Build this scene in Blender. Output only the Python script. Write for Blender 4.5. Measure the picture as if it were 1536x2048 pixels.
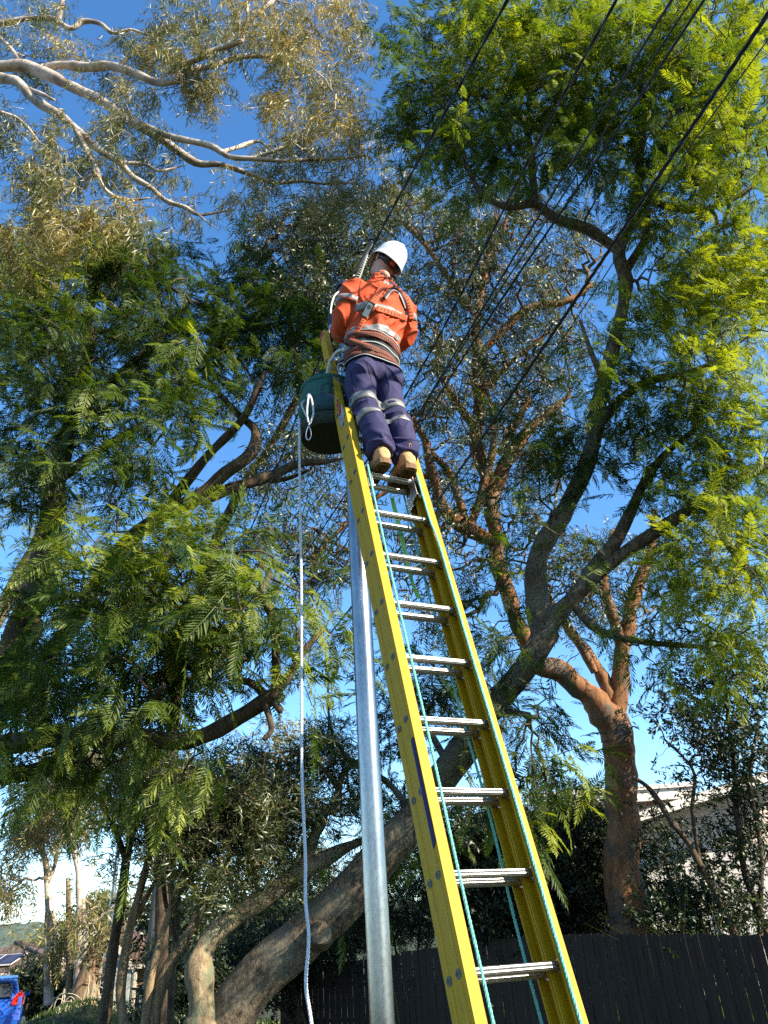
import bpy, bmesh, math, random
import numpy as np
from mathutils import Vector, Matrix, noise
from mathutils.bvhtree import BVHTree
R_ = math.radians
for o in list(bpy.data.objects): bpy.data.objects.remove(o, do_unlink=True)
SC = bpy.context.scene
COL = SC.collection

# ---------------------------------------------------------------- camera
F = 1490.0; PITCH = R_(30.1456); ROLL = R_(4.1349); EYE = np.array([0, 0, 1.6])
_fwd = np.array([0, math.cos(PITCH), math.sin(PITCH)]); _r0 = np.array([1.0, 0, 0]); _u0 = np.cross(_r0, _fwd)
_R = math.cos(ROLL)*_r0 - math.sin(ROLL)*_u0
_U = math.sin(ROLL)*_r0 + math.cos(ROLL)*_u0
def ray(px, py):
    v = _fwd*F + _R*(px-768) - _U*(py-1024)
    return v/np.linalg.norm(v)
def at(px, py, Y):
    "world point seen at a photo pixel, at world depth Y"
    v = ray(px, py); return EYE + v*(Y/v[1])
def zc_of(p): return float((np.asarray(p)-EYE) @ _fwd)
cd = bpy.data.cameras.new('camera'); cam = bpy.data.objects.new('camera', cd); COL.objects.link(cam)
cam.matrix_world = Matrix(((_R[0], _U[0], -_fwd[0], 0), (_R[1], _U[1], -_fwd[1], 0), (_R[2], _U[2], -_fwd[2], 1.6), (0, 0, 0, 1)))
cd.sensor_fit = 'VERTICAL'; cd.sensor_height = 24.0; cd.lens = 24.0*F/2048.0
cd.clip_start = 0.05; cd.clip_end = 3000
SC.camera = cam

# ---------------------------------------------------------------- light
SUN_AZ = R_(61); SUN_EL = R_(30)      # azimuth from behind the camera towards the right
S = Vector((math.sin(SUN_AZ)*math.cos(SUN_EL), -math.cos(SUN_AZ)*math.cos(SUN_EL), math.sin(SUN_EL)))
w = bpy.data.worlds.new('World'); SC.world = w; w.use_nodes = True
nt = w.node_tree; bg = nt.nodes['Background']
sky = nt.nodes.new('ShaderNodeTexSky'); sky.sky_type = 'NISHITA'; sky.sun_disc = False
sky.sun_elevation = SUN_EL; sky.sun_rotation = math.atan2(S.x, S.y)
sky.altitude = 50; sky.air_density = 1.0; sky.dust_density = 0.05; sky.ozone_density = 3.0
hs = nt.nodes.new('ShaderNodeHueSaturation'); hs.inputs['Saturation'].default_value = 1.2
nt.links.new(sky.outputs[0], hs.inputs['Color']); nt.links.new(hs.outputs[0], bg.inputs[0]); bg.inputs[1].default_value = 0.128
ld = bpy.data.lights.new('sun', 'SUN'); lo = bpy.data.objects.new('sun', ld); COL.objects.link(lo)
ld.energy = 5.0; ld.angle = R_(0.53); ld.color = (1.0, 0.89, 0.70)
lo.rotation_euler = S.to_track_quat('Z', 'Y').to_euler()
SC.view_settings.view_transform = 'Standard'; SC.view_settings.look = 'None'
SC.view_settings.exposure = 1.5; SC.view_settings.gamma = 1.0
SC.cycles.max_bounces = 6; SC.cycles.diffuse_bounces = 3; SC.cycles.glossy_bounces = 3
SC.cycles.transmission_bounces = 4; SC.cycles.transparent_max_bounces = 8
SC.cycles.use_denoising = False
SC.cycles.caustics_reflective = False; SC.cycles.caustics_refractive = False

# ---------------------------------------------------------------- helpers
def tag(o, label=None, cat=None, group=None, kind=None):
    if label: o['label'] = label
    if cat: o['category'] = cat
    if group: o['group'] = group
    if kind: o['kind'] = kind
    return o
def empty(name, loc, label, cat, group=None):
    o = bpy.data.objects.new(name, None); COL.objects.link(o); o.location = tuple(float(x) for x in loc)
    o.empty_display_size = 0.2
    return tag(o, label, cat, group)
def wmat(q):
    return q.matrix_basis.copy() if q.parent is None else wmat(q.parent) @ q.matrix_parent_inverse @ q.matrix_basis
def link(name, me, mat, parent=None, smooth=False):
    o = bpy.data.objects.new(name, me); COL.objects.link(o)
    if mat is not None and len(me.materials) == 0: me.materials.append(mat)
    if parent is not None:
        o.parent = parent; o.matrix_parent_inverse = wmat(parent).inverted()
    if smooth: me.shade_smooth()
    return o
class MB:
    "mesh builder in world coordinates"
    def __init__(s): s.v = []; s.f = []; s.m = []
    def add(s, v, f, mi=0):
        n = len(s.v); s.v += [tuple(float(c) for c in p) for p in v]; s.f += [tuple(i+n for i in q) for q in f]; s.m += [mi]*len(f); return s
    def box(s, c, ax, ay, az, mi=0):
        "centre, three half-axis vectors"
        c = np.asarray(c, float); ax, ay, az = (np.asarray(a, float) for a in (ax, ay, az))
        v = [c+i*ax+j*ay+k*az for k in (-1, 1) for j in (-1, 1) for i in (-1, 1)]
        f = [(0, 2, 3, 1), (4, 5, 7, 6), (0, 1, 5, 4), (2, 6, 7, 3), (0, 4, 6, 2), (1, 3, 7, 5)]
        return s.add(v, f, mi)
    def abox(s, lo_, hi, mi=0):
        lo_, hi = np.asarray(lo_, float), np.asarray(hi, float); c = (lo_+hi)/2; h = (hi-lo_)/2
        return s.box(c, (h[0], 0, 0), (0, h[1], 0), (0, 0, h[2]), mi)
    def tube(s, pts, rad, n=8, cap=True, mi=0, up=None, sq=1.0):
        pts = np.asarray(pts, float); m = len(pts)
        rad = np.broadcast_to(np.asarray(rad, float), (m,))
        v, f = tube_np(pts, rad, n, up=up, sq=sq)
        f = [tuple(q) for q in f]
        if cap: f += [tuple(range(n-1, -1, -1)), tuple(range((m-1)*n, m*n))]
        return s.add(v, f, mi)
    def prism(s, poly, z_ax, mi=0):
        "poly: list of 3D points, extruded by vector z_ax"
        p = [np.asarray(a, float) for a in poly]; z = np.asarray(z_ax, float); n = len(p)
        v = p+[a+z for a in p]
        f = [tuple(range(n-1, -1, -1)), tuple(range(n, 2*n))]+[(i, (i+1) % n, n+(i+1) % n, n+i) for i in range(n)]
        return s.add(v, f, mi)
    def mesh(s, name):
        me = bpy.data.meshes.new(name); me.from_pydata(s.v, [], s.f)
        if any(s.m): me.polygons.foreach_set('material_index', s.m)
        bm = bmesh.new(); bm.from_mesh(me); bmesh.ops.recalc_face_normals(bm, faces=bm.faces); bm.to_mesh(me); bm.free()
        me.update(); return me
    def build(s, name, mat, parent=None, smooth=False, bevel=0.0):
        me = s.mesh(name)
        for m in (mat if isinstance(mat, (list, tuple)) else [mat]): me.materials.append(m)
        o = link(name, me, None, parent)
        if smooth:
            me.shade_smooth()
            try: me.set_sharp_from_angle(angle=R_(40))
            except Exception: pass
        if bevel:
            b = o.modifiers.new('b', 'BEVEL'); b.width = bevel; b.segments = 2; b.limit_method = 'ANGLE'; b.angle_limit = R_(40)
        return o
def nrm(v): v = np.asarray(v, float); return v/(np.linalg.norm(v)+1e-12)
def tube_np(pts, rad, n, up=None, sq=1.0):
    m = len(pts); t = np.gradient(pts, axis=0); t /= (np.linalg.norm(t, axis=1, keepdims=True)+1e-12)
    a = np.zeros_like(pts); ref = np.array(up if up is not None else ([0, 0, 1.0] if abs(t[0][2]) < 0.9 else [1.0, 0, 0]))
    cur = nrm(np.cross(t[0], ref))
    for i in range(m):
        cur = nrm(cur - t[i]*(cur@t[i])); a[i] = cur
    b = np.cross(t, a)
    th = np.arange(n)*2*math.pi/n
    v = pts[:, None, :] + rad[:, None, None]*(np.cos(th)[None, :, None]*a[:, None, :] + sq*np.sin(th)[None, :, None]*b[:, None, :])
    i = np.arange(m-1)[:, None]; j = np.arange(n)[None, :]; j2 = (j+1) % n
    f = np.stack([i*n+j, i*n+j2, (i+1)*n+j2, (i+1)*n+j], -1).reshape(-1, 4)
    return v.reshape(-1, 3), f
def crom(pts, seg):
    "Catmull-Rom through rows of pts (any number of columns)"
    P = np.asarray(pts, float)
    if len(P) < 3: 
        t = np.linspace(0, 1, seg+1)[:, None]; return P[0]*(1-t)+P[-1]*t
    Q = np.vstack([2*P[0]-P[1], P, 2*P[-1]-P[-2]]); out = []
    for i in range(len(P)-1):
        p0, p1, p2, p3 = Q[i:i+4]
        for t in np.arange(seg)/seg:
            out.append(0.5*((2*p1)+(-p0+p2)*t+(2*p0-5*p1+4*p2-p3)*t*t+(-p0+3*p1-3*p2+p3)*t**3))
    out.append(P[-1]); return np.array(out)
def np_mesh(name, V, Fq, attr=None, attr_name='tint'):
    "mesh from numpy: V (n,3), Fq (m,k) all faces with k corners"
    me = bpy.data.meshes.new(name); V = np.ascontiguousarray(V, np.float32); Fq = np.ascontiguousarray(Fq, np.int32)
    m, k = Fq.shape
    me.vertices.add(len(V)); me.vertices.foreach_set('co', V.ravel())
    me.loops.add(m*k); me.loops.foreach_set('vertex_index', Fq.ravel())
    me.polygons.add(m); me.polygons.foreach_set('loop_start', np.arange(0, m*k, k, dtype=np.int32))
    try: me.polygons.foreach_set('loop_total', np.full(m, k, np.int32))
    except Exception: pass
    me.update(calc_edges=True)
    if attr is not None:
        a = me.attributes.new(attr_name, 'FLOAT', 'POINT'); a.data.foreach_set('value', np.ascontiguousarray(attr, np.float32))
    return me

# ---------------------------------------------------------------- materials
def newmat(name):
    m = bpy.data.materials.new(name); m.use_nodes = True; n = m.node_tree.nodes; b = n['Principled BSDF']; return m, n, m.node_tree.links, b
def mat(name, col, rough=0.6, metal=0.0, nscale=None, namt=0.15, col2=None, bump=0.0, bscale=None, stretch=None, spec=0.5, coords='Object', detail=5):
    m, n, l, b = newmat(name)
    b.inputs['Base Color'].default_value = (*col, 1); b.inputs['Roughness'].default_value = rough; b.inputs['Metallic'].default_value = metal
    b.inputs['Specular IOR Level'].default_value = spec
    if nscale or bump:
        tc = n.new('ShaderNodeTexCoord'); mp = n.new('ShaderNodeMapping'); l.new(tc.outputs[coords], mp.inputs[0])
        if stretch: mp.inputs['Scale'].default_value = stretch
    if nscale:
        t = n.new('ShaderNodeTexNoise'); t.inputs['Scale'].default_value = nscale; t.inputs['Detail'].default_value = detail; t.inputs['Roughness'].default_value = 0.65
        l.new(mp.outputs[0], t.inputs['Vector'])
        cr = n.new('ShaderNodeValToRGB'); cr.color_ramp.elements[0].position = 0.3; cr.color_ramp.elements[1].position = 0.7
        c2 = col2 if col2 else tuple(c*(1-namt) for c in col)
        cr.color_ramp.elements[0].color = (*c2, 1); cr.color_ramp.elements[1].color = (*col, 1)
        l.new(t.outputs['Fac'], cr.inputs[0]); l.new(cr.outputs[0], b.inputs['Base Color'])
        mr = n.new('ShaderNodeMapRange'); mr.inputs['To Min'].default_value = max(0, rough-0.1); mr.inputs['To Max'].default_value = min(1, rough+0.12)
        l.new(t.outputs['Fac'], mr.inputs[0]); l.new(mr.outputs[0], b.inputs['Roughness'])
    if bump:
        t2 = n.new('ShaderNodeTexNoise'); t2.inputs['Scale'].default_value = bscale or (nscale or 10)*2; t2.inputs['Detail'].default_value = 6
        l.new(mp.outputs[0], t2.inputs['Vector'])
        bp = n.new('ShaderNodeBump'); bp.inputs['Strength'].default_value = 1.0; bp.inputs['Distance'].default_value = bump
        l.new(t2.outputs['Fac'], bp.inputs['Height']); l.new(bp.outputs[0], b.inputs['Normal'])
    return m
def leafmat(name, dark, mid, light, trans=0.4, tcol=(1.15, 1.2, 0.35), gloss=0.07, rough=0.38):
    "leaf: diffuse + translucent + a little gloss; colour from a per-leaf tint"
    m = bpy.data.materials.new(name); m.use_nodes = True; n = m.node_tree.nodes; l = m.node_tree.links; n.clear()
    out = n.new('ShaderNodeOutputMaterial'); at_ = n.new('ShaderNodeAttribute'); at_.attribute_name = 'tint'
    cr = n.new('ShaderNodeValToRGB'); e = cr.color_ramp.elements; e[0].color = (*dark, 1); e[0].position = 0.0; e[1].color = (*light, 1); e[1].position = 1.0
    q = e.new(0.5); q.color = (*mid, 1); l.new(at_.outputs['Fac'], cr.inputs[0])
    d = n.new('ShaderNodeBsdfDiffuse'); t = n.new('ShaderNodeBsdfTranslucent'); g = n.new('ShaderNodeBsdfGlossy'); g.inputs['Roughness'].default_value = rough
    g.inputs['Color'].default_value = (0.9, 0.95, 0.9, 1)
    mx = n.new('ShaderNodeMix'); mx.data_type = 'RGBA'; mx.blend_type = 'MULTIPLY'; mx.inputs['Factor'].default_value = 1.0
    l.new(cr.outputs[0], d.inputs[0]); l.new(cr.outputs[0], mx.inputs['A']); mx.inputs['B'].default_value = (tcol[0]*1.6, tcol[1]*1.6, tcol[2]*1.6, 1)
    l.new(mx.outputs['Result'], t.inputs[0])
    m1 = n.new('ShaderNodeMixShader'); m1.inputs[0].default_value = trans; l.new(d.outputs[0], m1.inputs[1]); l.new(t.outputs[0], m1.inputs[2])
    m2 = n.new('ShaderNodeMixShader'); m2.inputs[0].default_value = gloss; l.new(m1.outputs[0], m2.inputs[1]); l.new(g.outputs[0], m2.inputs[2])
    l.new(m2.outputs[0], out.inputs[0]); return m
def barkmat(name, c1, c2, c3=None, scale=6.0, stretch=(1, 1, 0.25), bump=0.02, rough=0.85, patch=1.2):
    m, n, l, b = newmat(name)
    tc = n.new('ShaderNodeTexCoord'); mp = n.new('ShaderNodeMapping'); mp.inputs['Scale'].default_value = stretch; l.new(tc.outputs['Object'], mp.inputs[0])
    t = n.new('ShaderNodeTexNoise'); t.inputs['Scale'].default_value = scale; t.inputs['Detail'].default_value = 8; t.inputs['Roughness'].default_value = 0.7; l.new(mp.outputs[0], t.inputs['Vector'])
    cr = n.new('ShaderNodeValToRGB'); e = cr.color_ramp.elements; e[0].position = 0.35; e[1].position = 0.65; e[0].color = (*c1, 1); e[1].color = (*c2, 1)
    l.new(t.outputs['Fac'], cr.inputs[0]); src = cr.outputs[0]
    if c3:
        t2 = n.new('ShaderNodeTexNoise'); t2.inputs['Scale'].default_value = patch; t2.inputs['Detail'].default_value = 6; l.new(tc.outputs['Object'], t2.inputs['Vector'])
        c = n.new('ShaderNodeValToRGB'); c.color_ramp.elements[0].position = 0.5; c.color_ramp.elements[1].position = 0.62; l.new(t2.outputs['Fac'], c.inputs[0])
        mx = n.new('ShaderNodeMix'); mx.data_type = 'RGBA'; l.new(c.outputs[0], mx.inputs['Factor']); l.new(src, mx.inputs['A']); mx.inputs['B'].default_value = (*c3, 1); src = mx.outputs['Result']
    l.new(src, b.inputs['Base Color']); b.inputs['Roughness'].default_value = rough; b.inputs['Specular IOR Level'].default_value = 0.2
    bp = n.new('ShaderNodeBump'); bp.inputs['Distance'].default_value = bump; l.new(t.outputs['Fac'], bp.inputs['Height']); l.new(bp.outputs[0], b.inputs['Normal'])
    return m
# ================================================================ ground, road, hills
M = {}
def build_ground():
    m, n, l, b = newmat('grass_soil')
    tc = n.new('ShaderNodeTexCoord'); t = n.new('ShaderNodeTexNoise'); t.inputs['Scale'].default_value = 1.3; t.inputs['Detail'].default_value = 9; t.inputs['Roughness'].default_value = 0.75
    l.new(tc.outputs['Object'], t.inputs['Vector']); cr = n.new('ShaderNodeValToRGB'); e = cr.color_ramp.elements
    e[0].position = 0.38; e[0].color = (0.035, 0.028, 0.016, 1); e[1].position = 0.6; e[1].color = (0.035, 0.06, 0.014, 1)
    l.new(t.outputs['Fac'], cr.inputs[0]); l.new(cr.outputs[0], b.inputs['Base Color']); b.inputs['Roughness'].default_value = 0.95
    bp = n.new('ShaderNodeBump'); bp.inputs['Distance'].default_value = 0.08; t3 = n.new('ShaderNodeTexNoise'); t3.inputs['Scale'].default_value = 30; l.new(tc.outputs['Object'], t3.inputs['Vector'])
    l.new(t3.outputs['Fac'], bp.inputs['Height']); l.new(bp.outputs[0], b.inputs['Normal'])
    M['soil'] = m
    # one sheet out to the horizon, falling away beyond the street on the far left
    xs = np.concatenate([np.linspace(-1200, -60, 24), np.linspace(-55, 55, 89), np.linspace(60, 1200, 24)])
    ys = np.concatenate([np.linspace(-300, -20, 10), np.linspace(-15, 60, 76), np.linspace(65, 150, 18), np.linspace(170, 1800, 34)])
    X, Y = np.meshgrid(xs, ys); Z = gz(X, Y)
    V = np.stack([X, Y, Z], -1).reshape(-1, 3); nx = len(xs); ny = len(ys)
    i = np.arange(ny-1)[:, None]; j = np.arange(nx-1)[None, :]
    Fq = np.stack([i*nx+j, i*nx+j+1, (i+1)*nx+j+1, (i+1)*nx+j], -1).reshape(-1, 4)
    o = link('ground', np_mesh('ground', V, Fq), m, smooth=True); tag(o, 'dark grassy ground under the trees', kind='structure')
def gz(X, Y):
    X = np.asarray(X, float); Y = np.asarray(Y, float)
    fall = np.clip((Y-27)/30, 0, 1); fall = fall*fall*(3-2*fall)*2.6
    side = 1/(1+np.exp((X+4)/3.0))
    bumps = 0.05*np.sin(X*0.7+1.3)*np.cos(Y*0.6)+0.03*np.sin(X*1.9)*np.sin(Y*1.4+2)
    bumps = bumps + 0.85*np.exp(-((X+7.6)/2.0)**2-((Y-20.3)/1.5)**2)
    return -fall*side*0.9 - np.clip((Y-57)/200, 0, 1)*8*side + bumps
def sheet(name, fn, x0, x1, y0, y1, nx, ny, m, label, kind='structure', dz=0.02):
    us = np.linspace(0, 1, nx); vs = np.linspace(0, 1, ny); U, V_ = np.meshgrid(us, vs)
    X, Y = fn(x0+(x1-x0)*U, y0+(y1-y0)*V_); Z = gz(X, Y)+dz
    V = np.stack([X, Y, Z], -1).reshape(-1, 3)
    i = np.arange(ny-1)[:, None]; j = np.arange(nx-1)[None, :]
    Fq = np.stack([i*nx+j, i*nx+j+1, (i+1)*nx+j+1, (i+1)*nx+j], -1).reshape(-1, 4)
    o = link(name, np_mesh(name, V, Fq), m, smooth=True); return tag(o, label, kind=kind)
build_ground()
M['asphalt'] = mat('asphalt', (0.055, 0.055, 0.06), 0.9, nscale=3.0, col2=(0.03, 0.03, 0.034), bump=0.01, bscale=60)
M['concrete'] = mat('concrete', (0.34, 0.32, 0.29), 0.85, nscale=2.0, col2=(0.22, 0.21, 0.19), bump=0.004, bscale=80)
# gravelly dark lane between the verge and the fence; suburban street on the left
sheet('lane', lambda X, Y: (X, Y - 0.45*X), -3.4, 9, 11.6, 15.8, 40, 12, M['asphalt'], 'dark unsealed lane running along the foot of the paling fence', dz=0.035)
sheet('road', lambda X, Y: (X, Y), -40, -8.6, 6, 26.4, 60, 40, M['asphalt'], 'street asphalt where the blue hatchback is parked', dz=0.045)
k = MB()
for i in range(26):
    x0 = -34+i*1.0
    z0 = float(gz(x0+.5, 26.5)); k.box((x0+0.5, 26.5, z0+0.05), (0.495, 0, 0), (0, 0.14, 0), (0, 0, 0.12))
tag(k.build('kerb', M['concrete'], bevel=0.02), 'pale concrete kerb beside the street', kind='structure')

def grass_patch(name, label, region, n, h, mat_, seed):
    rng = np.random.default_rng(seed); X, Y = region(rng, n); Z = gz(X, Y)+0.02; n = len(X)
    hh = h*rng.uniform(0.5, 1.3, n); a = rng.uniform(0, 2*np.pi, n); wd = rng.uniform(0.006, 0.014, n)*np.maximum(1, Y/12)
    lean = rng.uniform(0.1, 0.7, n)*hh; b = rng.uniform(0, 2*np.pi, n)
    dx, dy = np.cos(a)*wd, np.sin(a)*wd; lx, ly = np.cos(b)*lean, np.sin(b)*lean
    P = np.stack([np.stack([X-dx, Y-dy, Z], -1), np.stack([X+dx, Y+dy, Z], -1), np.stack([X+lx, Y+ly, Z+hh], -1)], 1).reshape(-1, 3)
    Fq = np.arange(3*n).reshape(n, 3)
    o = link(name, np_mesh(name, P, Fq, np.repeat(rng.uniform(0, 1, n), 3)), mat_); return tag(o, label, kind='stuff')
M['blade'] = leafmat('grass_blades', (0.03, 0.05, 0.008), (0.055, 0.10, 0.015), (0.16, 0.17, 0.05), trans=0.3, gloss=0.03)
grass_patch('grass', 'short green grass on the verge below the trees',
            lambda r, n: (r.uniform(-14, 12, n), r.uniform(9, 24, n)), 90000, 0.09, M['blade'], 1)
grass_patch('grass', 'strip of grass along the foot of the dark fence',
            lambda r, n: ((lambda x: (x, 17.3-0.37*x+0.25*x*0 - r.uniform(0.0, 1.3, n)))(r.uniform(-6, 13, n))), 26000, 0.16, M['blade'], 2)

# distant ridge
hm = mat('hill_bush', (0.085, 0.115, 0.075), 0.95, nscale=0.12, col2=(0.035, 0.055, 0.045), bump=2.0, bscale=0.2)  # muted bush colours carry the distance haze
def hill(name, label, x0, x1, Y0, h, seed):
    rng = np.random.default_rng(seed); nx, ny = 330, 40
    X, T = np.meshgrid(np.linspace(x0, x1, nx), np.linspace(-1, 1, ny))
    Yv = Y0+T*160+0*X; prof = np.array([noise.fractal(Vector((x*0.004, seed*7.1, 0)), 1.0, 2.0, 5) for x in X[0]])
    tops = np.array([noise.noise(Vector((x*0.12, seed, 3))) for x in X[0]])
    Z = -12+(h+12+prof*h*0.35+tops*3.5)[None, :]*np.cos(T*np.pi/2)**0.6 + rng.uniform(0, 3.2, X.shape)
    V = np.stack([X, Yv, Z], -1).reshape(-1, 3); i = np.arange(ny-1)[:, None]; j = np.arange(nx-1)[None, :]
    Fq = np.stack([i*nx+j, i*nx+j+1, (i+1)*nx+j+1, (i+1)*nx+j], -1).reshape(-1, 4)
    tag(link(name, np_mesh(name, V, Fq), hm, smooth=False), label, kind='structure')
hill('hills', 'hazy wooded ridge beyond the tiled roofs', -700, 300, 620, 27, 3)
# ================================================================ trees
def frond_template(seed, L=0.42, pairs=18, pl=0.098, pw=0.0135, droop=0.25):
    "feathery jacaranda leaf: curved rachis with paired narrow pinnae, +Y along, +Z up"
    rng = np.random.default_rng(seed); V = []; Q = []
    def rach(t): return np.array([0.03*math.sin(t*2.0+seed), L*(t-0.06*t*t), -droop*L*t*t])
    for i in range(5):
        a, b = rach(i/5), rach((i+1)/5); k = len(V); V += [a+[-.0028, 0, 0], a+[.0028, 0, 0], b+[.0022, 0, 0], b+[-.0022, 0, 0]]; Q.append((k, k+1, k+2, k+3))
    for i in range(pairs):
        t = 0.14+0.86*(i+0.5)/pairs; c = rach(t); ln = pl*(math.sin(math.pi*min(1, 0.18+t*0.86))**0.7)*rng.uniform(0.85, 1.1)
        for s in (-1, 1):
            ang = R_(64-22*t)+rng.normal(0, 0.08); d = np.array([s*math.sin(ang), math.cos(ang), -0.18+rng.normal(0, 0.12)]); d /= np.linalg.norm(d)
            side = np.array([-d[1]*s, d[0]*s, rng.normal(0, .35)]); side /= np.linalg.norm(side); w_ = pw*0.5*rng.uniform(.8, 1.15)
            k = len(V); mid = c+d*ln*0.5; tip = c+d*ln+np.array([0, 0, -0.12*ln])
            V += [c, mid+side*w_, tip, mid-side*w_]; Q.append((k, k+1, k+2, k+3))
    return np.array(V), np.array(Q)
def sprig_template(seed, L=0.3, nl=11, ll=0.11, lw=0.016, hang=0.8, spread=1.0):
    "gum twig with narrow leaves hanging from it"
    rng = np.random.default_rng(seed); V = []; Q = []
    def tw(t): return np.array([0.03*math.sin(3*t+seed), L*t, -0.2*L*t*t])
    for i in range(3):
        a, b = tw(i/3), tw((i+1)/3); k = len(V); V += [a+[-.002, 0, 0], a+[.002, 0, 0], b+[.0015, 0, 0], b+[-.0015, 0, 0]]; Q.append((k, k+1, k+2, k+3))
    for i in range(nl):
        t = 0.12+0.88*i/(nl-1); c = tw(t); az = i*2.4+rng.uniform(-.6, .6)
        d = np.array([math.cos(az)*spread, 0.35+0.5*math.sin(az*1.7), -hang+rng.normal(0, .3)]); d /= np.linalg.norm(d)
        side = np.cross(d, rng.normal(0, 1, 3)); side /= np.linalg.norm(side); ln = ll*rng.uniform(.7, 1.2); w_ = lw*.5
        bend = np.cross(side, d)*ln*0.15
        k = len(V); m1 = c+d*ln*.35+bend*.7; m2 = c+d*ln*.72+bend*.6
        V += [c, m1+side*w_, m2+side*w_*.8, c+d*ln, m2-side*w_*.8, m1-side*w_]; Q += [(k, k+1, k+5, k), (k+1, k+2, k+4, k+5), (k+2, k+3, k+4, k+2)]
    return np.array(V), np.array(Q)
def fix_tris(Q): return Q
TPL = {
 'frond': [frond_template(s) for s in range(5)],
 'frond_s': [frond_template(s+9, L=0.34, pairs=14, pl=0.08, pw=0.015, droop=0.35) for s in range(4)],
 'gum': [sprig_template(s) for s in range(5)],
 'gumfine': [sprig_template(s+20, L=0.34, nl=13, ll=0.13, lw=0.012, hang=0.9, spread=.7) for s in range(5)],
 'broad': [sprig_template(s+40, L=0.26, nl=12, ll=0.10, lw=0.030, hang=0.25) for s in range(5)],
 'needle': [sprig_template(s+60, L=0.24, nl=16, ll=0.10, lw=0.010, hang=-0.1, spread=.9) for s in range(4)],
}
def q2t(Q):
    "quads, some degenerate, to triangles"
    t1 = Q[:, [0, 1, 2]]; t2 = Q[:, [0, 2, 3]]; T = np.vstack([t1, t2])
    ok = (T[:, 0] != T[:, 1]) & (T[:, 1] != T[:, 2]) & (T[:, 0] != T[:, 2]); return T[ok]
def leaves_mesh(name, kind, pos, dirs, ups, scale, tint, rng):
    tpls = TPL[kind]; Vs = []; Ts = []; As = []; off = 0; n = len(pos); which = rng.integers(0, len(tpls), n)
    d = dirs/np.linalg.norm(dirs, axis=1, keepdims=True); x = np.cross(d, ups); x /= (np.linalg.norm(x, axis=1, keepdims=True)+1e-9); z = np.cross(x, d)
    for ti, (V, Q) in enumerate(tpls):
        idx = np.where(which == ti)[0]
        if len(idx) == 0: continue
        T = q2t(Q); s = scale[idx][:, None, None]
        W = pos[idx][:, None, :] + s*(V[None, :, 0:1]*x[idx][:, None, :] + V[None, :, 1:2]*d[idx][:, None, :] + V[None, :, 2:3]*z[idx][:, None, :])
        nv = len(V); Vs.append(W.reshape(-1, 3)); Ts.append((T[None]+(np.arange(len(idx))*nv)[:, None, None]+off).reshape(-1, 3))
        As.append(np.repeat(tint[idx], nv)); off += len(idx)*nv
    return np_mesh(name, np.vstack(Vs), np.vstack(Ts), np.concatenate(As))
LEAFCOUNT = [0]
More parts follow.
